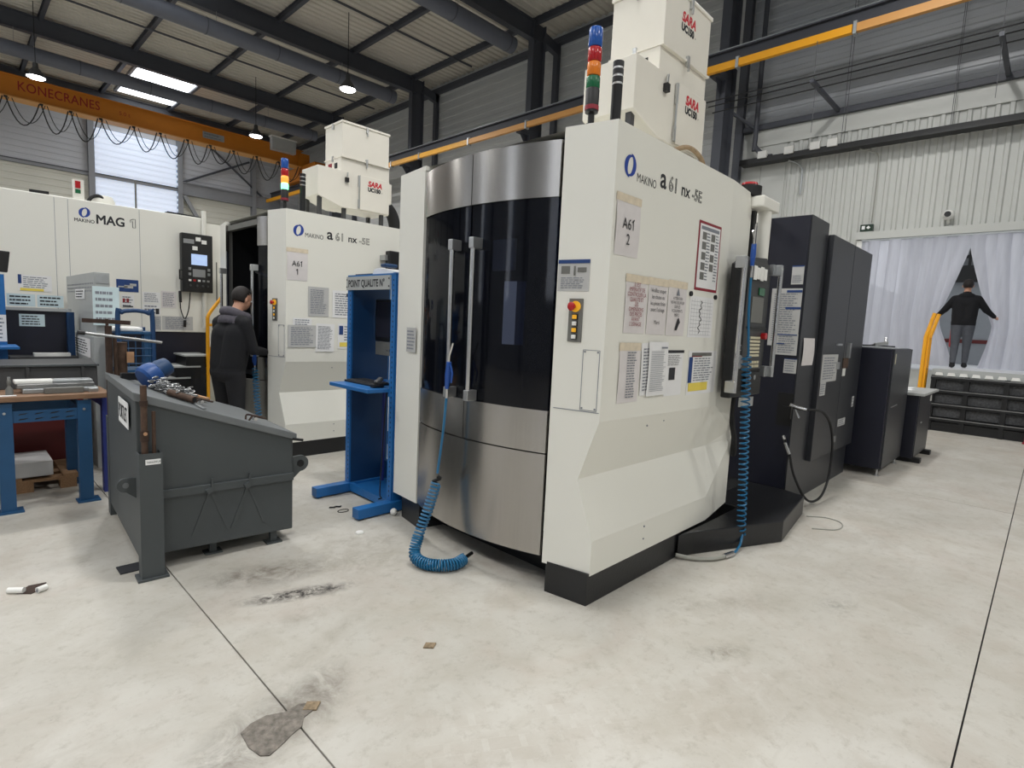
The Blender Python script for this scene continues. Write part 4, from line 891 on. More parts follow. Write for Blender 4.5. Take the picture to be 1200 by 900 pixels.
for y in (4.315, 3.64): MB().box(2.15, y, .012, 2.80, y+.09, .09).build('foot', 'rack_blue', t, bevel=.004); 
for x, y in ((2.17, 4.33), (2.17, 3.655), (2.7, 4.33), (2.7, 3.655)): box('pad', 'black', t, x, y, 0, x+.04, y+.06, .012)
MB().box(2.46, 3.73, .02, 2.50, 4.335, .085).box(2.50, 3.73, .06, 2.83, 4.335, .07).build('base_tray', 'rack_blue', t)
MB().box(2.80, 3.74, .09, 2.84, 4.33, .25).box(2.83, 4.12, .2, 2.845, 4.15, 1.8).box(2.80, 3.95, .2, 2.83, 3.98, 1.0).build('rear_brace', 'deep_blue', t)
MB().box(2.70, 4.18, .1, 2.72, 4.20, 1.0).build('cable_tube', 'purple_blue', t)
box('top_plate', 'rack_blue', t, 2.46, 3.675, 1.885, 2.85, 4.40, 1.90)
hb = box('headboard', 'cab_grey', t, 2.445, 3.735, 1.775, 2.459, 4.395, 1.885)
text('POINT QUALITE N°', .082, (2.445, 4.365, 1.80), (-1, 0), 'ink', hb, sx=.78, bold=.002)
for y in (4.385, 3.745):
    for z in (1.80, 1.86): MB().cyl((2.4445, y, z), (2.440, y, z), .006, 8).build('rivet', 'ink', hb)
box('shelf', 'rack_blue', t, 2.27, 3.738, .965, 2.83, 4.345, .995, bevel=.004)
box('gusset', 'rack_blue', t, 2.46, 3.738, .93, 2.80, 3.75, .965)
k = thing('monitor', 'dark flat computer monitor hanging inside the blue rack', 'monitor', (2.70, 4.05, 1.30))
box('bezel', 'black', k, 2.68, 3.80, 1.35, 2.71, 4.31, 1.71, bevel=.006); box('panel', 'screen_dark', k, 2.677, 3.82, 1.385, 2.681, 4.29, 1.69)
MB().box(2.71, 4.0, 1.45, 2.83, 4.1, 1.6).build('mount', 'black', k)
box('speaker_bar', 'panel_grey', k, 2.67, 3.84, 1.23, 2.72, 4.28, 1.345)
for i in range(3): MB().cyl((2.669, 4.10-.04*i, 1.28), (2.664, 4.10-.04*i, 1.28), .008, 8).build('knob', 'alu', k)
box('wall_socket', 'white_plastic', None, 2.74, 3.84, 1.71, 2.83, 3.95, 1.78, label='white plug box under the headboard of the blue rack', cat='socket')
k = thing('keyboard', 'black keyboard on the shelf of the blue rack', 'keyboard', (2.55, 4.1, .995))
box('base', 'black', k, 2.40, 3.92, .995, 2.60, 4.33, 1.012, bevel=.003)
km = MB()
for i in range(5):
    for j in range(14): km.box(2.415+.035*i, 3.935+.027*j, 1.012, 2.44+.035*i, 3.957+.027*j, 1.019)
km.build('keys', 'panel_dark', k)
k = thing('barcode_scanner', 'small black hand scanner on the blue rack shelf', 'scanner', (2.42, 3.84, .995))
MB().box(2.36, 3.80, .995, 2.46, 3.86, 1.03).build('base', 'black', k, bevel=.01); MB().bar((2.40, 3.83, 1.03), (2.45, 3.83, 1.07), .05, .03).build('head', 'panel_dark', k, bevel=.006)
MB().tube(smoothpath([(2.52, 3.85, .965), (2.53, 3.9, .7), (2.5, 3.88, .35), (2.47, 3.85, .11), (2.44, 3.78, .095), (2.40, 3.76, .097)]), .005, 6).build('dangling_cable', 'rubber', None, smooth=True, label='thin black cable dangling below the blue rack shelf', cat='cable')
MB().extr([(2.50, 4.08, 1.90), (2.50, 3.78, 1.90), (2.50, 3.76, 1.915), (2.50, 3.98, 1.955), (2.50, 4.05, 1.945)], (.22, 0, 0)).build('paper_pile', 'paper', None, label='folded white papers lying on top of the blue rack', cat='papers')
box('pouch', 'deep_blue', None, 2.48, 3.86, 1.957, 2.6, 3.93, 1.985, label='small dark blue pouch on the papers atop the blue rack', cat='pouch', bevel=.01) 
box('flat_tray', 'panel_dark', None, 2.52, 4.1, 1.90, 2.80, 4.38, 1.915, label='dark flat tray on top of the blue rack', cat='tray')
# the other machine's grab bar seen over the rack
b = thing('work_light', 'black machine lamp head beside the white machine edge above the rack', 'lamp', (3.6, 5.62, 2.0))
box('housing', 'black', b, 3.66, 5.60, 2.06, 3.90, 5.70, 2.33, bevel=.01); MB().cyl((3.86, 5.60, 2.20), (3.86, 5.585, 2.20), .06, 18).build('lens', 'white_plastic', b); box('bracket', 'alu', b, 3.62, 5.64, 2.22, 3.66, 5.752, 2.28)

# ------------------------------------------------------------------ grey scrap container
AZ = R(-3.5)
t = thing('scrap_container', 'dark grey steel scrap container with sloping lid', 'container', (.742, 3.66, 0), AZ)
W_, D_, ZL, ZR = .885, 1.18, 1.045, .735
def lz(x): return ZL + (ZR-ZL)*x/W_
def lm(mb, name, m, parent=t, **k): return mb.build(name, m, parent, local=True, **k)
body = lm(MB().extr([(0, 0, .10), (W_, 0, .085), (W_, 0, ZR), (0, 0, ZL)], (0, D_, 0)), 'body', 'skip_grey', bevel=.006)
lid = lm(MB().extr([(-.012, -.018, ZL-.02), (W_+.02, -.018, ZR-.032), (W_+.02, -.018, ZR+.012), (-.012, -.018, ZL+.028)], (0, D_+.03, 0)), 'lid', 'skip_lid', bevel=.004)
lm(MB().box(.12, .15, 0, .14, D_-.15, .004) if False else MB().bar((.35, .0, lz(.35)+.03), (.35, D_, lz(.35)+.03), .02, .006), 'lid_rib', 'skip_lid', lid)
lm(MB().cyl((W_-.01, -.02, ZR-.02), (W_+.06, -.02, ZR-.035), .009, 8), 'lid_pin', 'rubber', lid)
lm(MB().bar((.10, -.01, .46), (W_, -.01, .455), .02, .05), 'stiffener', 'skip_grey', bevel=.003)
for x in (.38, .60):
    lm(MB().bar((x, -.028, .455), (x-.03, -.03, .44), .022, .03).bar((x, -.02, .44), (x+.005, -.02, .52), .012, .012), 'hook_lug', 'skip_grey')
    for s in (-1, 1): lm(MB().bar((x, -.003, .44), (x+s*.10, -.003, .17), .02, .006, up=(0, -1, 0)), 'gusset', 'skip_grey')
# lugs
def lug(c, ax, s=1):
    pts = []; 
    for k in range(13):
        a = -math.pi/2 + math.pi*k/12; pts.append((math.cos(a)*.055+.06, math.sin(a)*.055))
    pts = [(0, -.11), *pts, (0, .05)] if s > 0 else pts
    return pts
P = lug(0, 0)
m = MB().extr([(W_+x, .02, .53+z) for x, z in P], (0, .02, 0)); lug1 = lm(m, 'lifting_lug', 'skip_grey'); lm(MB().cyl((W_+.06, .019, .53), (W_+.06, .016, .53), .024, 16), 'lug_hole', 'black', lug1)
m = MB().extr([(-x*.8, .04, .53+z*.75) for x, z in P], (0, .02, 0)); lug2 = lm(m, 'lifting_lug', 'skip_grey'); lm(MB().cyl((-.05, .039, .53), (-.05, .036, .53), .016, 16), 'lug_hole', 'skip_lid', lug2)
for x, y in ((.72, .01), (.36, .06), (.06, 1.05), (.72, 1.05), (.03, .05)):
    lm(MB().box(x, y, 0, x+.10, y+.08, .012).box(x+.03, y+.02, .012, x+.07, y+.06, .10), 'foot', 'rust_dark' if y > 1 else 'skip_grey')
# rectangular tool pockets at the corners
pk = lm(MB().box(-.005, -.112, .012, .108, -.106, .735).box(-.005, -.025, .012, .108, -.019, .735).box(-.005, -.106, .012, .001, -.025, .735).box(.102, -.106, .012, .108, -.025, .735), 'tool_pocket', 'skip_grey')
lm(MB().box(-.025, -.13, 0, .128, -.01, .012), 'pocket_base', 'skip_grey', pk)
pl = lm(MB().box(.025, -.1135, .672, .098, -.112, .702), 'label_plate', 'logo_white', pk)
MW = XF[t]
def wp(x, y, z): return MW @ Vector((x, y, z))
fn = MW.to_3x3() @ Vector((0, -1, 0)); ln_ = MW.to_3x3() @ Vector((-1, 0, 0))
text('TARAUDEUR', .0165, wp(.030, -.1135, .681), fn.xy, 'ink', pk, sx=.7)
sg = lm(MB().box(-.016, .16, .83, -.012, .52, .985), 'sign_plate', 'logo_white')
text('PORTLET', .125, wp(-.016, .50, .865), ln_.xy, 'ink', sg, sx=.62, bold=.002)
box('flat_scrap', 'ink', None, .66, 3.72, 0, .78, 3.84, .006, label='flat dark metal offcut on the floor by the scrap container post', cat='offcut')
# rusty bars standing in the pocket
def bar_thing(label, pts, r, extra=None, m='rust'):
    b = thing('rusty_bar', label, 'bar', (pts[0][0], pts[0][1], pts[0][2])); MB().tube(pts, r, 10).build('shaft', m, b, smooth=True)
    if extra: extra(b)
    return b
def socket(b): MB().cyl((.768, 3.592, .80), (.768, 3.592, .86), .021, 14).build('collar', 'rust_dark', b); MB().cyl((.768, 3.57, .845), (.768, 3.565, .845), .01, 10).build('stud', 'cardboard', b); MB().cyl((.768, 3.592, 1.0), (.768, 3.592, 1.03), .020, 14).build('collar', 'rust_dark', b)
bar_thing('thick rusty bar with collars standing in the container corner pocket', [(.768, 3.592, .02), (.768, 3.592, .78), (.768, 3.592, 1.115)], .0165, socket)
bar_thing('shorter thin rusty bar standing in the container corner pocket', [(.812, 3.59, .02), (.814, 3.595, .80), (.816, 3.60, .965)], .010)
# rear pocket with bars and a tee
rpk = lm(MB().box(.0, D_+.03, .0, .14, D_+.13, .74), 'tool_pocket', 'skip_grey')
bar_thing('dark rusty upright bar behind the container lid', [(.845, 4.92, .74), (.845, 4.92, 1.40)], .022, m='rust_dark'); bar_thing('broad rusty bar with a tan tag behind the container lid', [(.93, 4.97, .74), (.93, 4.97, 1.28)], .035, lambda b: MB().box(.955, 4.925, 1.13, 1.0, 4.94, 1.21).build('tag', 'cardboard', b))
bar_thing('slim pale-streaked rusty bar between the upright bars', [(.885, 4.935, .74), (.885, 4.935, 1.33)], .012)
b = thing('tee_bar', 'dark T-shaped bar rising behind the container', 'bar', (.84, 4.95, .74)); MB().cyl((.845, 4.96, 1.40), (.845, 4.96, 1.45), .01, 8).build('stem', 'rust_dark', b); MB().bar((.70, 4.97, 1.435), (.99, 4.97, 1.425), .02, .03).build('cross_bar', 'rust_dark', b)
b = thing('steel_rod', 'long grey steel rod laid across the bars behind the container', 'rod', (.9, 4.9, 1.3)); MB().cyl((.68, 4.87, 1.35), (1.17, 4.87, 1.285), .011, 10).build('rod', 'steel', b, smooth=True); MB().cyl((.66, 4.87, 1.353), (.70, 4.87, 1.348), .016, 10).build('end_cap', 'black', b)

# things lying on the lid: surface height at world x
def lidz(x, y): v = XF[t].inverted() @ Vector((x, y, 0)); return lz(v.x)+.028
b = thing('chain_hoist', 'blue chain hoist lying with its chain on the container lid', 'hoist', (.97, 4.35, lidz(.97, 4.35)))
c = Vector((.985, 4.40, 1.085))
ax = Vector((.75, .25, .42)).normalized(); pr_ = MB(); pp = [(.02, -.055), (.07, -.055), (.085, -.04), (.088, 0), (.08, .04), (.06, .055), (.02, .058)]
pr_.lathe(pp, (0, 0, 0), 24); q = ax.to_track_quat('Z', 'Y'); pr_.v = [q @ v + c for v in pr_.v]; pr_.build('hoist_drum', 'hook_blue', b, smooth=True)
pr_ = MB().lathe([(.02, -.05), (.065, -.05), (.07, .0), (.06, .05), (.02, .055)], (0, 0, 0), 16); pr_.v = [q @ v + c + ax*.085 for v in pr_.v]; pr_.build('gear_case', 'deep_blue', b, smooth=True)
random.seed(11); cm = MB()
for i in range(170):
    f = random.random(); px, py = 1.0+.09*f+random.uniform(-.05, .05), 4.30-.33*f+random.uniform(-.05, .06); hgt = .012+max(0, random.gauss(.025, .02))
    a = random.uniform(0, 6.28); tl = random.uniform(-.6, .6); pts = []
    for k_ in range(9):
        th = 2*math.pi*k_/8; x, y = .020*math.cos(th), .011*math.sin(th); pts.append((px+x*math.cos(a)-y*math.sin(a)*math.cos(tl), py+x*math.sin(a)+y*math.cos(a)*math.cos(tl), lidz(px, py)+hgt+y*math.sin(tl)))
    cm.tube(pts, .0045, 5, cap=False)
cm.build('chain', 'steel', b, smooth=True, kind='stuff')
z = lidz(1.07, 3.92); b = thing('steel_pipe', 'short rusty pipe stub lying on the container lid', 'pipe', (1.07, 3.92, z))
MB().tube([(1.0, 4.02, lidz(1.0, 4.02)+.024), (1.10, 3.86, lidz(1.10, 3.86)+.026)], .022, 14).build('pipe', 'rust', b, smooth=True); MB().cyl((1.098, 3.863, lidz(1.10, 3.86)+.026), (1.102, 3.857, lidz(1.10, 3.86)+.026), .016, 12).build('bore', 'black', b)
MB().extr([(1.06, 4.50, lidz(1.06, 4.5)+.004), (1.30, 4.30, lidz(1.30, 4.30)+.02), (1.36, 4.42, lidz(1.36, 4.42)+.02), (1.12, 4.70, lidz(1.12, 4.70)+.004)], (0, 0, .012)).build('cardboard', 'cardboard', None, label='tan cardboard piece on the container lid', cat='cardboard')
def clamp(x, y, label):
    z = lidz(x, y); b = thing('clamp', label, 'clamp', (x, y, z))
    MB().tube(smoothpath([(x-.06, y, z+.012), (x-.045, y+.02, z+.04), (x, y+.02, z+.03), (x+.05, y, z+.018)]), .006, 6).tube(smoothpath([(x-.05, y-.03, z+.01), (x-.02, y-.02, z+.035), (x+.03, y-.03, z+.02), (x+.06, y-.03, z+.012)]), .006, 6).build('jaw', 'rust_dark', b, smooth=True)
    MB().cyl((x-.01, y-.04, z+.018), (x-.01, y+.03, z+.018), .012, 10).build('screw', 'chrome', b)
clamp(1.20, 4.05, 'small metal clamp in the middle of the container lid'); clamp(1.42, 3.72, 'small metal clamp near the low edge of the container lid')
box('lid_block', 'black', None, .86, 4.62, lidz(.86, 4.62)-.02, .95, 4.66, lidz(.86, 4.62)+.03, label='small black block at the high edge of the container lid', cat='block')

# ------------------------------------------------------------------ workbench
t = thing('workbench', 'workbench with wooden top and blue steel frame', 'workbench', (.1, 5.7, 0))
box('top', 'wood', t, -1.5, 5.31, .822, .92, 6.10, .86, bevel=.004)
def leg(x0, y0, nm='leg', m='bench_blue'):
    L = MB().box(x0, y0, .012, x0+.085, y0+.008, .81).box(x0, y0+.008, .012, x0+.006, y0+.08, .81).box(x0+.079, y0+.008, .012, x0+.085, y0+.08, .81).build(nm, m, t)
    box('foot_plate', m, L, x0-.02, y0-.03, 0, x0+.125, y0+.10, .012); MB().cyl((x0+.04, y0, .74), (x0+.04, y0-.008, .74), .009, 10).build('bolt', 'alu', L)
    return L
for x in (.245, .705): leg(x, 5.33); leg(x, 5.95)
for y in (5.338, 5.95):
    br = MB().box(.33, y, .665, .705, y+.03, .752).build('cross_beam', 'bench_blue', t); sm = MB()
    if y < 5.5:
        for i in range(4):
            for j in (0, 1): sm.extr([(.36+.09*i, y-.001, .682+.038*j), (.40+.09*i, y-.001, .688+.038*j), (.42+.09*i, y-.001, .697+.038*j), (.37+.09*i, y-.001, .692+.038*j)], (0, -.001, 0))
        sm.build('slots', 'black', br)
for x in (.26, .72): box('side_beam', 'bench_blue', t, x, 5.41, .67, x+.03, 5.95, .75)
k = thing('blue_post', 'violet-blue square post behind the workbench end', 'post', (.93, 5.55, 0)); box('upright', 'purple_blue', k, .89, 5.52, 0, .96, 5.60, .80); box('rail', 'purple_blue', k, .89, 5.60, .72, .96, 6.1, .80)
# on the bench
b = thing('long_bin', 'long dark grey metal bin on the back of the workbench', 'bin', (.2, 5.92, .86))
MB().extr([(-1.3, 5.78, .86), (-1.3, 6.08, .86), (-1.3, 6.08, 1.075), (-1.3, 5.80, 1.045)], (2.21, 0, 0)).build('shell', 'panel_dark', b, bevel=.004)
for x in (-.4, .05, .45, .80): box('rib', 'panel_dark', b, x, 5.772, .87, x+.02, 5.79, 1.03)
box('rim', 'skip_grey', b, -1.31, 5.775, 1.035, .92, 5.80, 1.05)
for i, (x0, y0, x1, y1, z0, z1, m, lb) in enumerate(((.40, 5.45, .86, 5.62, .86, .895, 'galv', 'wide light metal plate at the bottom of the stack on the workbench'), (.37, 5.48, .84, 5.62, .895, .93, 'steel', 'second light metal plate in the workbench stack'), (.36, 5.50, .60, 5.64, .93, .955, 'white_plastic', 'pale bar lying on the left of the workbench plate stack'), (.58, 5.49, .83, 5.63, .93, .955, 'galv', 'grey bar lying on the right of the workbench plate stack'))):
    box('metal_plate', m, None, x0, y0, z0, x1, y1, z1, label=lb, cat='plate', bevel=.006)
box('dark_plate', 'panel_grey', None, .52, 5.40, .86, .76, 5.445, .905, label='dark grey bar in front of the plate stack on the workbench', cat='plate', bevel=.004)
box('small_block', 'alu', None, .79, 5.40, .86, .85, 5.46, .89, label='small bright block at the end of the workbench', cat='block', bevel=.003)
b = thing('squeeze_bottle', 'small grey bottle with a thin neck on the workbench', 'bottle', (.325, 5.42, .86)); MB().lathe([(.02, .86), (.022, .862), (.022, .905), (.011, .92), (.009, .935), (.012, .94), (.012, .97), (.008, .975)], (.325, 5.42, 0), 14).build('body', 'panel_grey', b, smooth=True); MB().cyl((.325, 5.42, .975), (.325, 5.42, .995), .009, 10).build('cap', 'alu', b)
box('document', 'paper', None, .10, 5.36, .86, .36, 5.40, .864, label='white paper lying on the workbench edge', cat='papers')
# under the bench
b = thing('pallet', 'wooden pallet under the workbench', 'pallet', (.45, 6.1, 0))
for x in (.36, .64): box('block', 'pallet_wood', b, x, 5.84, 0, x+.11, 5.96, .08); box('block', 'pallet_wood', b, x, 6.3, 0, x+.11, 6.42, .08)
for y in (5.84, 6.05, 6.3): box('board', 'pallet_wood', b, .30, y, .08, .76, y+.12, .10)
box('board', 'pallet_wood', b, .30, 5.84, .10, .40, 6.42, .12); box('board', 'pallet_wood', b, .66, 5.84, .10, .76, 6.42, .12)
box('storage_box', 'paper_grey', None, -.1, 5.86, .12, .60, 6.3, .245, label='pale grey box on the pallet under the workbench', cat='box', bevel=.005)
box('red_chest', 'red_paint', None, -.3, 6.44, 0, .9, 6.72, .80, label='dark red chest behind the workbench legs', cat='chest', bevel=.01)

# ------------------------------------------------------------------ stations behind the bench
t = thing('perforated_cabinet', 'grey perforated cabinet panel with papers behind the workbench', 'cabinet', (1.06, 7.2, 0))
box('upper', 'cab_grey', t, 1.007, 6.42, 1.25, 1.125, 8.05, 1.85, bevel=.004); box('lower', 'cab_grey', t, .985, 6.40, 0, 1.18, 8.06, 1.25, bevel=.004)
hm = MB()
for i in range(3):
    for j in range(22): hm.box(1.004, 6.5+.068*j, 1.74-.035*i, 1.008, 6.512+.068*j, 1.755-.035*i)
hm.build('perforations', 'ink_soft', t)
box('name_plate', 'galv', t, 1.015, 6.414, 1.75, 1.115, 6.42, 1.83)
sheet('small white slip on the grey perforated panel', 7.45, 1.60, 6.90, 1.70, 1.004, (-1, 0), rows=3, ink='ink')
sheet('tilted white drawing on the lower grey cabinet', 7.6, 1.04, 6.55, 1.22, .983, (-1, 0), rows=6, ink='ink')
sheet('pale blue sheet in a sleeve on the end of the grey perforated cabinet', .985, 1.36, 1.19, 1.72, 6.40, F, m='paper_blue', rows=5, ink='ink_soft', gap=.012)
t = thing('tool_board', 'navy tool board with pale frame behind the workbench', 'board', (.65, 7.3, 0))
box('board', 'navy_steel', t, .44, 7.3, .75, .92, 7.36, 1.46); box('frame_top', 'cab_grey', t, .44, 7.27, 1.46, .94, 7.36, 1.49); box('frame_side', 'deep_blue', t, .90, 7.24, .75, .96, 7.36, 1.46); box('ledge', 'panel_dark', t, .44, 7.0, 1.0, .95, 7.3, 1.02); box('stand', 'panel_dark', t, .46, 7.3, 0, .54, 7.36, .75); box('stand', 'panel_dark', t, .8, 7.3, 0, .9, 7.36, .75)
box('white_case', 'white_plastic', None, .62, 7.08, 1.02, .90, 7.2, 1.05, label='flat white case on the ledge of the navy tool board', cat='case')
sheet('left one of two pale green cards above the navy tool board', .45, 1.50, .66, 1.62, 7.268, F, m='paper_blue', rows=3, ink='ink', name='pinned_card'); sheet('right one of two pale green cards above the navy tool board', .675, 1.50, .88, 1.62, 7.268, F, m='paper_blue', rows=3, ink='ink', name='pinned_card')
sheet('white card pinned on the navy tool board', .535, 1.305, .73, 1.425, 7.298, F, m='paper_blue', rows=4, ink='ink', name='pinned_card')
t = thing('blue_rack', 'bright blue rack with monitor at the far end of the workbench', 'rack', (.2, 6.8, 0))
for x, y in ((-.4, 6.78), (.34, 6.78), (.34, 7.12)): box('upright', 'rack_blue', t, x, y, 0, x+.07, y+.08, 1.78)
box('panel', 'rack_blue', t, -.33, 6.8, 1.0, .34, 6.82, 1.7); box('shelf', 'rack_blue', t, -.4, 6.45, 1.13, .47, 6.86, 1.15)
k = thing('monitor', 'black monitor on the bright blue rack past the workbench end', 'monitor', (.1, 6.0, 1.15)); MB().extr([(-.3, 5.99, 1.80), (.385, 5.99, 1.77), (.405, 5.99, 1.935), (-.3, 5.99, 1.96)], (0, .05, 0)).build('case', 'black', k, bevel=.006); MB().box(-.02, 6.04, 1.55, .04, 6.08, 1.85).build('stand', 'black', k); MB().bar((.01, 6.06, 1.6), (.01, 6.5, 1.6), .05, .05).build('arm', 'black', k); MB().box(-.02, 6.47, 1.15, .04, 6.53, 1.62).build('pillar', 'black', k)
sheet('white drawing taped to the side of the bright blue rack', .30, 1.18,   .41, 1.42, 6.778, F, rows=6)
t = thing('trolley', 'dark blue tube frame trolley behind the scrap container', 'trolley', (1.24, 6.2, 0))
fr = smoothpath([(1.10, 6.0, .15), (1.10, 6.0, 1.40), (1.13, 6.0, 1.49), (1.20, 6.0, 1.51), (1.27, 6.0, 1.51), (1.34, 6.0, 1.49), (1.37, 6.0, 1.41), (1.37, 6.0, .15)], 5)
MB().tube(fr, .02, 10).build('frame', 'deep_blue', t, smooth=True); MB().tube([(1.10, 6.36, .15), (1.10, 6.36, 1.35), (1.37, 6.36, 1.35), (1.37, 6.36, .15)], .02, 8).build('frame', 'deep_blue', t)
MB().box(1.30, 6.0, .5, 1.36, 6.02, 1.3).build('ladder_plate', 'bench_blue', t)
for z in (.3, .95, 1.3): box('deck', 'bench_blue', t, 1.09, 5.99, z, 1.38, 6.37, z+.02)
wm = MB()
for i in range(5): wm.cyl((1.12+.055*i, 5.99, 1.0), (1.12+.055*i, 5.99, 1.28), .004, 5)
for i in range(4): wm.cyl((1.10, 5.99, 1.03+.07*i), (1.37, 5.99, 1.03+.07*i), .004, 5)
wm.build('wire_grid', 'bench_blue', t)
for x, y in ((1.10, 6.0), (1.37, 6.0), (1.10, 6.34), (1.37, 6.34)): MB().lathe([(.02, -.015), (.07, -.015), (.075, 0), (.07, .015), (.02, .015)], (x, y, .075), 14, 'Y').build('castor', 'rubber', t, smooth=True)
box('white_rag', 'white_plastic', None, 1.06, 6.02, 1.32, 1.30, 6.3, 1.36, label='crumpled white rags on the trolley deck', cat='rags', bevel=.015)

# ------------------------------------------------------------------ pallet magazine
t = thing('pallet_magazine', 'long white pallet magazine machine lettered MAG1', 'machine', (.3, 9.4, 0))
bd = box('housing', 'cream', t, -3.0, 8.30, 1.24, 2.52, 10.6, 2.76, bevel=.01)
box('lower_housing', 'navy_steel', t, -3.0, 8.32, 0, 2.52, 10.6, 1.24)
box('end_panel', 'cream', t, 2.54, 8.30, 0, 2.80, 10.6, 2.70); box('end_slot', 'panel_grey', t, 2.655, 8.297, 1.6, 2.67, 8.30, 2.2); MB().cyl((2.50, 8.27, 1.3), (2.50, 8.27, 2.85), .03, 12).build('pipe', 'cream', t, smooth=True)
for x in (.955, 1.078, 1.777, -.2): box('panel_seam', 'ink_soft', t, x-.002, 8.2985, 1.24, x+.002, 8.30, 2.74)
text('MAKINO', .055, (1.13, 8.30, 2.505), F, 'ink', t, sx=.9, bold=.001); logo((1.23, 8.30, 2.617), F, .115, t)
text('MAG', .145, (1.335, 8.30, 2.512), F, 'ink', t, sx=.92, bold=.004); MB().tube([(x, 8.297, z) for x, z in ((1.705, 2.515), (1.735, 2.515), (1.735, 2.618), (1.708, 2.618), (1.678, 2.60), (1.678, 2.578), (1.705, 2.592), (1.705, 2.515))], .0028, 5).build('numeral_outline', 'ink', t)
box('display_lamp_box', 'cream', t, 1.15, 8.4, 2.76, 1.25, 8.48, 3.0); box('red_lens', 'lens_red', t, 1.165, 8.39, 2.90, 1.215, 8.405, 2.98); box('green_lens', 'lens_green', t, 1.165, 8.39, 2.84, 1.215, 8.405, 2.885)
MB().tube(smoothpath([(1.28, 8.5, 2.74), (1.34, 8.5, 2.84), (1.42, 8.5, 2.86), (1.50, 8.5, 2.76)]), .02, 8).build('conduit', 'rubber', t, smooth=True); MB().bar((.75, 8.36, 2.78), (.92, 8.36, 2.785), .03, .03).build('cable_bundle', 'rubber', t); MB().bar((2.1, 8.5, 2.78), (2.5, 8.5, 2.77), .3, .02).build('top_grille', 'black', t); MB().cyl((1.777, 8.45, 2.7), (1.777, 8.45, 3.12), .012, 6).build('antenna', 'panel_grey', t)
MB().lathe([(.005, 0), (.12, 0), (.13, .06), (.10, .12), (.005, .13)], (1.46, 8.6, 2.76), 16).build('fan_dome', 'cream', t, smooth=True)
pn = box('control_pendant', 'black', t, 2.215, 8.20, 1.775, 2.585, 8.29, 2.53, bevel=.008)
box('display', 'screen', pn, 2.325, 8.196, 2.13, 2.515, 8.20, 2.27); box('keypad', 'key_grey', pn, 2.34, 8.194, 1.975, 2.49, 8.20, 2.075); box('label_strip', 'key_grey', pn, 2.235, 8.196, 2.40, 2.36, 8.20, 2.455)
for x, z in ((2.38, 2.44), (2.45, 2.41), (2.34, 2.32)): box('note_sticker', 'white_plastic', pn, x, 8.196, z, x+.06, 8.20, z+.05)
for i in range(5): box('button', ('white_plastic', 'red_button', 'white_plastic', 'key_grey', 'key_grey')[i], pn, 2.29+.055*i, 8.192, 1.915, 2.32+.055*i, 8.20, 1.94)
for x in (2.31, 2.39, 2.46, 2.52): MB().cyl((x, 8.20, 1.86), (x, 8.185, 1.86), .014, 10).build('knob', 'panel_dark', pn)
for x, z in ((2.29, 2.06), (2.29, 1.99), (2.52, 2.06), (2.52, 2.0)): box('button', 'key_grey', pn, x, 8.194, z, x+.03, 8.20, z+.035)
MB().tube([(2.22, 8.22, 2.05), (2.18, 8.18, 2.05), (2.18, 8.18, 1.93), (2.22, 8.22, 1.93)], .008, 6).build('grab_handle', 'black', pn)
hd = thing('pendant_handset', 'black handset and cable hanging below the MAG1 control panel', 'handset', (2.25, 8.24, 1.3)); MB().bar((2.205, 8.25, 1.63), (2.20, 8.25, 1.78), .03, .03).bar((2.245, 8.24, 1.31), (2.25, 8.24, 1.40), .04, .03).build('grip', 'black', hd, bevel=.006); MB().tube(smoothpath([(2.20, 8.25, 1.63), (2.21, 8.25, 1.52), (2.25, 8.24, 1.42), (2.30, 8.25, 1.55), (2.32, 8.25, 1.77)]), .007, 6).build('cord', 'rubber', hd)
Y_ = 8.298
for lb, x0, z0, x1, z1, kw in (('blue photo print of an aircraft on the MAG1 housing', 1.52, 1.725, 1.75, 1.875, dict(rows=0, m='ink_blue', prints=((.08, .35, .5, .45, 'paper_grey'), (.35, .3, .75, .55, 'paper_grey'), (.6, .5, .9, .7, 'paper_grey')), name='photo_print')), ('white notice left of the tall sleeve on the MAG1 housing', 1.79, 1.60, 1.985, 1.74, dict(rows=6)), ('tall sleeve notice under the MAG1 control panel', 1.995, 1.55, 2.165, 1.765, dict(rows=8, m='paper_old')), ('white chart with red boxes under the aircraft print', 1.565, 1.53, 1.70, 1.69, dict(rows=4, prints=((.1, .4, .3, .7, 'ink_red'), (.4, .4, .6, .7, 'ink_red'), (.1, .05, .9, .15, 'ink')))), ('white sheet with small dark photo on the MAG1 housing', 1.79, 1.45, 1.985, 1.592, dict(rows=3, prints=((.72, .1, .92, .6, 'ink'),))), ('grey sheet at the top of the dark MAG1 lower housing', 2.0, 1.265, 2.36, 1.445, dict(rows=8, m='paper_grey')), ('narrow grey sheet beside the dark MAG1 lower housing top', 1.905, 1.26, 1.99, 1.44, dict(rows=8, m='paper_grey')), ('wide safety sheet with blue bar and yellow strip on the MAG1 housing', .615, 1.665, .905, 1.845, dict(rows=6, prints=((.0, .45, .1, 1, 'ink_blue'), (.05, .02, .75, .18, 'ink_yellow')), px0=.15, y0=.2))):
    sheet(lb, x0, z0, x1, z1, Y_, F, **kw)
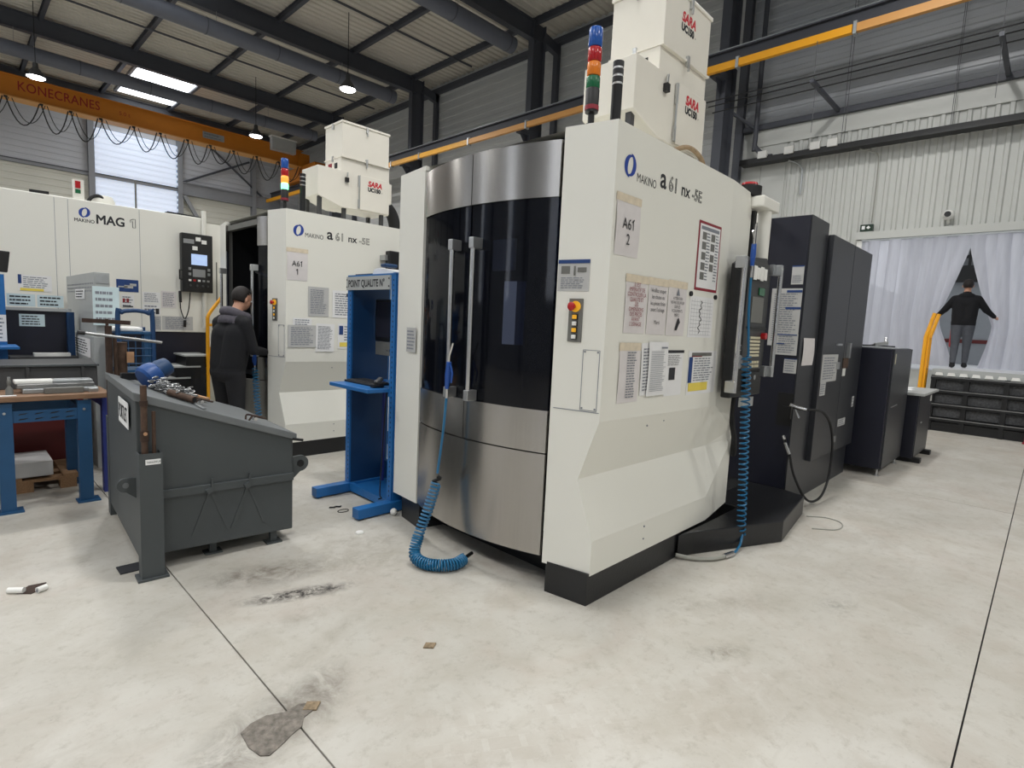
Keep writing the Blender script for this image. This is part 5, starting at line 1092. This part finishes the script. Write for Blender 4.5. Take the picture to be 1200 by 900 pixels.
# stairs up to the machine with yellow handrail
t = thing('access_stairs', 'small dark stairs with grey treads beside the MAG1 machine', 'stairs', (2.2, 7.98, 0))
for i in range(7):
    x = 1.30+.115*i+.115; z = .135+.14*i
    if z > 1.1: break
    tr = box('tread', 'cab_grey', t, x+.0, 7.76, z-.02, x+.30, 8.22, z); box('riser', 'black', t, x+.02, 7.77, 0 if i == 0 else z-.16, x+.30, 8.21, z-.02)
t = thing('handrail', 'yellow handrail with panel beside the small stairs', 'handrail', (2.35, 7.74, 0))
MB().tube(smoothpath([(2.37, 7.735, .64), (2.37, 7.735, 1.38), (2.375, 7.735, 1.46), (2.42, 7.735, 1.55), (2.60, 7.735, 1.80)]), .021, 10).build('rail', 'yellow', t, smooth=True); MB().cyl((2.37, 7.735, 1.36), (2.6, 7.735, 1.36), .018, 10).build('mid_rail', 'yellow', t); box('panel', 'yellow', t, 2.38, 7.73, .76, 2.58, 7.745, 1.08); MB().cyl((2.37, 7.735, 0), (2.37, 7.735, .66), .02, 8).build('post', 'yellow', t)
# coil hose and gun by the open machine
t = thing('air_hose', 'small blue air gun and pale coil hose at the open machine door', 'hose', (2.33, 6.05, .5)); gun(t, (2.335, 6.12, .98), (0, 0, 1), (-.5, -.5, 0), L=.13); MB().tube(helix([(2.34, 6.12, .95), (2.33, 6.05, .6), (2.34, 6.0, .35)], .03, 18, 10), .006, 6).build('coil', 'hose_blue', t, smooth=True); MB().cyl((2.335, 6.12, .9), (2.335, 6.12, .98), .01, 8).build('coupling', 'chrome', t)

# ------------------------------------------------------------------ people
def figure(name, label, loc, rz, segs, balls, paint, vox=.011):
    """one continuous body: rounded cones and balls fused by voxel remesh; paint(co) -> material slot"""
    bm = bmesh.new(); mb = MB()
    for a, ra, b, rb in segs:
        a, b = Vector(a), Vector(b); n = max(2, int((b-a).length/min(ra, rb)/.5)); P = [a.lerp(b, i/n) for i in range(n+1)]; mb.tube(P, 1, 14, True, [ra+(rb-ra)*i/n for i in range(n+1)]); mb.ball(a, ra, 10); mb.ball(b, rb, 10)
    for c, r, sc in balls: mb.ball(c, r, 14, sc)
    me = bpy.data.meshes.new('b'); me.from_pydata([tuple(v) for v in mb.v], [], mb.f); me.update()
    b2 = bmesh.new(); b2.from_mesh(me); bmesh.ops.recalc_face_normals(b2, faces=b2.faces); b2.to_mesh(me); b2.free()
    ob = bpy.data.objects.new('b', me); C.objects.link(ob); md = ob.modifiers.new('r', 'REMESH'); md.mode = 'VOXEL'; md.voxel_size = vox
    ms = ob.modifiers.new('s', 'SMOOTH'); ms.iterations = 5; ms.factor = .5
    dg = bpy.context.evaluated_depsgraph_get(); dg.update(); m2 = bpy.data.meshes.new_from_object(ob.evaluated_get(dg)); bpy.data.objects.remove(ob)
    o = bpy.data.objects.new(name, m2); C.objects.link(o); o.location = loc; o.rotation_euler = (0, 0, rz); XF[o] = Matrix.Translation(Vector(loc)) @ Matrix.Rotation(rz, 4, 'Z')
    m2.materials.clear(); slots = []
    for p in m2.polygons:
        mm = paint(p.center)
        if mm not in slots: slots.append(mm); m2.materials.append(MATS[mm])
        p.material_index = slots.index(mm); p.use_smooth = True
    return put(o, label, 'person')
def hand(segs, w, d, side, curl=.5, palm=.045, s=1.0):
    """palm and five bent fingers from wrist w along d; side = direction of the thumb"""
    w, d, side = Vector(w), Vector(d).normalized(), Vector(side).normalized(); nrm = d.cross(side).normalized()
    k = w + d*.085*s
    for i, l in enumerate((.070, .080, .074, .058)):
        off = side*(.030-.020*i)*s; a = w + off*.6 + d*.02*s; b = k + off; segs.append((a, .013*s, b, .011*s))
        m = b + (d*(1-curl*.35) + nrm*curl*.6)*l*.5*s; e = m + (d*(1-curl) + nrm*curl)*l*.5*s; segs += [(b, .0095*s, m, .0085*s), (m, .0085*s, e, .007*s)]
    a = w + d*.025*s + side*.02*s; m = a + (d*.7+side*.8)*.045*s; e = m + (d*.9+side*.2+nrm*curl*.5)*.035*s; segs += [(a, .013*s, m, .011*s), (m, .010*s, e, .008*s)]
def head(segs, balls, c, fwd, s=1.0):
    c, f = Vector(c), Vector(fwd).normalized(); l = Vector((0, 0, 1)).cross(f).normalized(); u = f.cross(l)
    def at(a, b, cc): return c + f*a*s + l*b*s + u*cc*s
    balls += [(at(-.012, 0, .03), .092*s, (1.05, .86, 1.05)), (at(.03, 0, -.02), .075*s, (.95, .86, 1.1)), (at(.05, 0, -.085), .035*s, (1, .9, .8))]
    segs += [(at(.09, 0, .01), .010*s, at(.108, 0, -.025), .014*s), (at(.075, -.02, -.062), .010*s, at(.075, .02, -.062), .010*s), (at(.075, -.045, .028), .012*s, at(.075, .045, .028), .012*s)]
    for q in (-1, 1): segs.append((at(-.005, q*.080, .015), .016*s, at(-.008, q*.083, -.025), .012*s))
    return at
# person at the open machine door (local: +x = facing, +y = left hand)
sg, bl = [], []
sg += [((.0, .10, .90), .105, (.04, .11, .50), .072), ((.04, .11, .50), .07, (0, .12, .12), .052), ((0, .12, .05), .05, (.15, .13, .035), .038), ((0, -.10, .90), .105, (.02, -.11, .50), .072), ((.02, -.11, .50), .07, (-.04, -.12, .12), .052), ((-.04, -.12, .05), .05, (.11, -.13, .035), .038)]
sg += [((-.01, .08, .92), .12, (-.01, -.08, .92), .12), ((0, .07, .98), .13, (.05, .09, 1.30), .14), ((0, -.07, .98), .13, (.05, -.09, 1.30), .14), ((.05, .09, 1.30), .135, (.06, -.09, 1.30), .135), ((.05, .14, 1.44), .075, (.05, -.14, 1.44), .075), ((.05, 0, 1.42), .10, (.09, 0, 1.52), .075), ((.09, 0, 1.52), .058, (.14, 0, 1.62), .055)]
for q in (1, -1):
    el = (.10, q*.24, 1.16); wr_ = (.36, q*.16, 1.12); sg += [((.05, q*.19, 1.42), .072, el, .058), (el, .055, wr_, .038)]; hand(sg, wr_, (.9, -q*.2, -.1), (.1, -q*.4, .9), .6)
bl.append(((.02, 0, 1.46), .10, (.9, 1.25, .7)))
at1 = head(sg, bl, (.17, 0, 1.675), (1, 0, -.30))
def paint1(c):
    if c.z < .09: return 'shoe'
    if c.x > .345 and c.z < 1.4: return 'skin'
    if c.z < .93: return 'trousers_dark'
    if c.z > 1.555 + (c.x-.12)*.15 and c.x > .03: return 'skin'
    if c.z > 1.43 and abs(c.y) < .13: return 'hood'
    return 'jacket'
P1 = (2.07, 6.13, 0); RZ1 = R(20)
per = figure('person', 'person in a dark jacket with grey hood leaning into the open machine', P1, RZ1, sg, bl, paint1)
def haircap(per, at, s=1.0, cut=.0, back=-.03):
    mb = MB(); mb.ball((0, 0, 0), 1, 16); out = MB(); keep = []
    f0 = at(1, 0, 0)-at(0, 0, 0); l0 = at(0, 1, 0)-at(0, 0, 0); u0 = at(0, 0, 1)-at(0, 0, 0); o0 = at(-.014, 0, .034)
    vs = [o0 + f0*v.x*.104 + l0*v.y*.087 + u0*v.z*.105 for v in mb.v]; out.v = vs
    for f in mb.f:
        c = sum((mb.v[i] for i in f), Vector())/len(f)
        if c.z > .12 + (c.x > .35)*.35 or (c.x < .05 and c.z > -.75): out.f.append(f)
    o = out.build('hair', 'hair', per, local=True, smooth=True); md = o.modifiers.new('t', 'SOLIDIFY'); md.thickness = .008
haircap(per, at1)
MB().tube(smoothpath([(.19, .055, 1.49), (.13, .09, 1.495), (.05, .085, 1.52), (.0, .05, 1.545), (-.012, 0, 1.55), (.0, -.05, 1.545), (.05, -.085, 1.52), (.13, -.09, 1.495), (.19, -.055, 1.49)]), .05, 10).build('hood_roll', 'hood', per, local=True, smooth=True)
for q in (-1, 1): MB().ball(at1(.083, q*.032, .008), .011, 8).build('eye', 'white_plastic', per, local=True, smooth=True)
# person stepping through the strip curtain, arms spread
sg, bl = [], []
sg += [((0, .09, .88), .105, (.02, .09, .48), .072), ((.02, .09, .48), .07, (-.03, .09, .11), .05), ((-.03, .09, .05), .05, (.11, .10, .035), .04), ((0, -.09, .88), .105, (.06, -.09, .48), .072), ((.06, -.09, .48), .07, (.10, -.09, .13), .05), ((.10, -.09, .055), .05, (.24, -.10, .04), .04)]
sg += [((0, .08, .90), .115, (0, -.08, .90), .115), ((0, .07, .95), .125, (0, .09, 1.26), .12), ((0, -.07, .95), .125, (0, -.09, 1.26), .12), ((0, .09, 1.27), .12, (0, -.09, 1.27), .12), ((0, .14, 1.345), .07, (0, -.14, 1.345), .07), ((0, 0, 1.37), .09, (.01, 0, 1.46), .065), ((.01, 0, 1.44), .056, (.02, 0, 1.52), .053)]
for q, wz, wy in ((1, 1.00, .43), (-1, 1.01, .44)):
    el = (.06, q*.315, 1.13); wr_ = (.16, q*wy, wz); sg += [((0, q*.175, 1.335), .072, el, .06), (el, .056, wr_, .04)]; hand(sg, wr_, (.8, q*.35, -.25), (.1, -q*.3, .9), .5)
bl.append(((-.02, 0, 1.40), .10, (.8, 1.3, .6)))
at2 = head(sg, bl, (.03, 0, 1.585), (1, 0, -.05), .98)
def paint2(c):
    if c.z < .10 and True: return 'shoe'
    if c.z < .83: return 'trousers'
    if c.x > .145 and abs(c.y) > .36: return 'skin'
    if c.z > 1.475: return 'skin'
    return 'jacket'
per2 = figure('person', 'person in black jacket and grey trousers parting the strip curtain', (13.86, 1.30, 1.11), R(4), sg, bl, paint2)
haircap(per2, at2, .98)
for q in (-1, 1): MB().ball(at2(.083, q*.032, .008), .011, 8).build('eye', 'white_plastic', per2, local=True, smooth=True)

# ------------------------------------------------------------------ loading dock
t = thing('loading_platform', 'raised dark steel loading platform with pale ribbed edge', 'platform', (13.3, .3, 0))
box('deck', 'galv', t, 12.5, -1.55, 1.02, WX-.05, 1.52, 1.06); PY0, PY1 = -1.55, 1.52
rm = MB(); n = 18
for i in range(n):
    y = PY0+(PY1-PY0)*i/n; d = (PY1-PY0)/n; rm.extr([(12.44, y, 1.0), (12.44, y+d*.7, 1.0), (12.44, y+d*.62, 1.055), (12.44, y+d*.1, 1.055)], (.09, 0, 0))
box('edge_strip', 'cab_grey', t, 12.47, PY0, .985, 12.54, PY1, 1.057)
rm.build('ribbed_edge', 'white_plastic', t)
box('deck_edge', 'cab_grey', t, 12.47, PY0, 1.055, 12.75, PY1, 1.11); box('deck_plate', 'truck_white', t, 12.75, PY0, 1.06, WX-.05, PY1, 1.105)
for z in (.22, .475, .725, .965):
    box('rail_bar', 'black', t, 12.42, PY0, z-.035, 12.52, PY1, z+.02); box('rail_lip', 'steel', t, 12.415, PY0, z+.005, 12.44, PY1, z+.02)
for y in (1.48, 1.01, .485, -.04, -.56, -1.08): box('upright', 'black', t, 12.43, y-.035, 0, 12.53, y+.035, 1.0)
for z in (.03, .26, .505, .755):
    for y0, y1 in ((1.05, 1.44), (.52, .97), (-.005, .45), (-.525, -.075), (-1.045, -.6)): box('infill_panel', 'mesh_grey', t, 12.50, y0, z, 12.53, y1, z+.165)
box('kick_plate', 'black', t, 12.46, PY0, 0, 12.54, PY1, .16); box('backing', 'black', t, 12.54, PY0, 0, 12.58, PY1, 1.0); box('end_plate', 'black', t, 12.58, PY1-.04, 0, WX-.06, PY1, 1.0)
t = thing('dock_handrail', 'pair of yellow handrails beside the loading platform', 'handrail', (12.5, 1.9, 0))
for dx, dy in ((0, 0), (.35, -.02)):
    MB().tube([(12.35+dx, 1.93+dy-.06*dx, 0), (12.35+dx, 1.66+dy, .75), (12.35+dx, 1.66+dy, 1.68), (12.37+dx, 1.64+dy, 1.78), (12.42+dx, 1.58+dy, 2.10)], .031, 8).build('rail', 'yellow', t, smooth=True)
MB().cyl((12.36, 1.66, 1.65), (12.70, 1.63, 1.65), .02, 8).cyl((12.36, 1.66, 1.1), (12.70, 1.63, 1.1), .02, 8).build('rung', 'yellow', t); box('side_plate', 'yellow', t, 12.36, 1.60, .75, 12.40, 1.63, 2.0)
# strip curtain
t = thing('strip_curtain', 'translucent plastic strip curtain hanging in the loading door', 'curtain', (WX-.3, .8, 1.1))
box('hanging_rail', 'galv', t, WX-.20, DY0, DZ1-.06, WX-.12, DY1, DZ1-.02)
def interp(tab, z):
    for (z0, a), (z1, b) in zip(tab, tab[1:]):
        if z0 <= z <= z1: return a+(b-a)*(z-z0)/(z1-z0)
    return tab[0][1] if z < tab[0][0] else tab[-1][1]
LT = [(1.12, .03), (1.5, .16), (1.9, .32), (2.12, .36), (2.4, .28), (2.9, .14), (3.44, 0)]; RT = [(1.12, .34), (1.5, .42), (1.92, .48), (2.2, .38), (2.6, .24), (3.0, .12), (3.44, 0)]
APX = 1.37; zs = [1.12+(DZ1-.06-1.12)*i/22 for i in range(23)]
y = APX; random.seed(5); strips = []
while y < DY1: strips.append((y, min(DY1, y+.22), 1)); y += .19
y = APX
while y > DY0: strips.append((max(DY0, y-.22), y, -1)); y -= .19
for i, (a, b, s) in enumerate(strips):
    rows = []; xo = WX-.16 + (.02 if i % 2 else -.02); ph = random.uniform(0, 6)
    for z in zs:
        row = []
        for j in range(5):
            yy = a+(b-a)*j/4; dist = abs(yy-APX); dsp = interp(LT if s > 0 else RT, z)*math.exp(-dist/.45)*s
            bow = .034*math.sin(j/4*math.pi) + .012*math.sin(z*2.2+ph) - .10*abs(dsp)/.4*.5
            row.append((xo-bow, yy+dsp, z))
        rows.append(row)
    MB().quadgrid(rows).build('curtain_strip', 'pvc_strip', t, smooth=True, fix=False)
# truck behind the curtain
t = thing('truck_trailer', 'white trailer interior seen through the gap in the strip curtain', 'trailer', (17, .8, 0))
box('bed', 'truck_white', t, 14.6, -1.9, .9, 20.0, 3.5, 1.02); box('wall', 'truck_white', t, 14.6, 3.5, 1.02, 20.0, 3.56, 3.0); box('bulkhead', 'truck_grey', t, 20.0, -1.9, .9, 20.1, 3.5, 4.6)
box('stripe', 'red_paint', t, 19.97, -1.9, 1.62, 20.0, 3.5, 1.72); MB().bar((19.9, -.5, 4.0), (19.9, 3.4, 4.0), .1, .08).bar((19.9, 1.9, 3.4), (19.9, 1.9, 4.4), .06, .06).box(19.8, 1.1, 3.3, 19.95, 2.5, 3.75).build('gear', 'black', t)
b = thing('fire_extinguisher', 'red fire extinguisher standing behind the strip curtain', 'extinguisher', (14.9, 1.55, 1.02)); MB().lathe([(.06, 1.5), (.08, 1.53), (.08, 1.9), (.05, 1.96), (.02, 1.98)], (14.75, 1.50, 0), 16).build('cylinder', 'red_button', b, smooth=True); MB().box(14.72, 1.47, 1.98, 14.78, 1.53, 2.04).build('valve', 'black', b); MB().box(14.72, 1.47, 1.02, 14.78, 1.53, 1.5).build('stand', 'truck_grey', b)
t = thing('guard_post', 'red and white guard post at the right end of the loading platform', 'post', (12.25, .12, 0)); MB().lathe([(.07, 0), (.07, .02), (.05, .03), (.05, .55)], (12.24, .13, 0), 16).build('lower', 'frame_red', t, smooth=True); MB().lathe([(.05, .55), (.05, .95), (.04, .98)], (12.24, .13, 0), 16).build('upper', 'white_plastic', t, smooth=True)

# ------------------------------------------------------------------ on the floor
def patch(name, label, pts, m, z=.004, cat='patch'):
    MB().extr([(x, y, 0) for x, y in pts], (0, 0, z)).build(name, m, None, label=label, cat=cat)
patch('repair_patch', 'rough dark repair patch with pale speckles over the floor joint', [(.705, 1.99), (.70, 1.90), (.715, 1.835), (.74, 1.815), (.79, 1.835), (.84, 1.86), (.885, 1.875), (.91, 1.915), (.955, 1.93), (.97, 1.97), (.93, 2.0), (.87, 1.99), (.81, 2.02), (.75, 2.015)], 'grit')
patch('metal_plate', 'small square metal plate at the tip of the repair patch', [(.925, 1.955), (.965, 1.92), (1.0, 1.955), (.96, 1.99)], 'rust_tan', .006, 'plate')
patch('metal_plate', 'small rusty plate alone on the open floor', [(1.53, 1.985), (1.565, 1.95), (1.60, 1.975), (1.565, 2.01)], 'rust_tan', .006, 'plate')
patch('rust_patch', 'rusty patch under two white plastic tubes on the floor', [(.215, 3.80), (.27, 3.75), (.325, 3.79), (.345, 3.86), (.27, 3.87)], 'rust_dark')
for lb, p, q in (('white plastic tube on the left of the rusty floor patch', (.185, 3.835), (.245, 3.79)), ('white plastic tube on the right of the rusty floor patch', (.295, 3.745), (.335, 3.765))):
    b = thing('plastic_tube', lb, 'tube', (p[0], p[1], 0)); MB().cyl((p[0], p[1], .016), (q[0], q[1], .016), .016, 14).build('tube', 'white_plastic', b, smooth=True); MB().cyl((p[0]-.0005, p[1], .016), (p[0]+.002, p[1]-.0015, .016), .010, 10).build('bore', 'ink_soft', b)
b = thing('plastic_cap', 'small white plastic cap beside the foot of the blue rack', 'disc', (2.05, 3.45, 0)); MB().lathe([(.028, 0), (.03, .006), (.026, .014), (.01, .016)], (2.04, 3.43, 0), 14).build('disc', 'white_plastic', b, smooth=True)  # loose white cap, modelled as a shallow disc
MB().tube([(2.18+.045*math.cos(a), 3.92+.03*math.sin(a), .004) for a in [i*2*math.pi/20 for i in range(21)]], .003, 5).build('wire_loop', 'rubber', None, label='small black wire loop on the floor before the blue rack', cat='wire')
MB().tube(smoothpath([(2.13, 4.05, .006), (2.15, 4.02, .012), (2.18, 4.04, .006), (2.20, 4.01, .010), (2.22, 4.03, .005)]), .006, 6).build('cable_scrap', 'rubber', None, label='short black cable scrap on the floor before the blue rack', cat='wire')
b = thing('plastic_knob', 'white plastic knob at the foot of the blue rack by the machine', 'ball', (2.44, 3.60, 0)); MB().ball((2.44, 3.60, .028), .028, 10).build('ball', 'white_plastic', b, smooth=True)  # loose white knob, modelled as a plain sphere
MB().tube(smoothpath([(4.9, 1.25, .006), (5.05, 1.1, .006), (5.25, 1.12, .006), (5.3, 1.25, .006), (5.2, 1.38, .006)]), .005, 5).build('floor_wire', 'hose_grey', None, smooth=True, label='thin pale wire curling on the floor by the step platform', cat='wire')
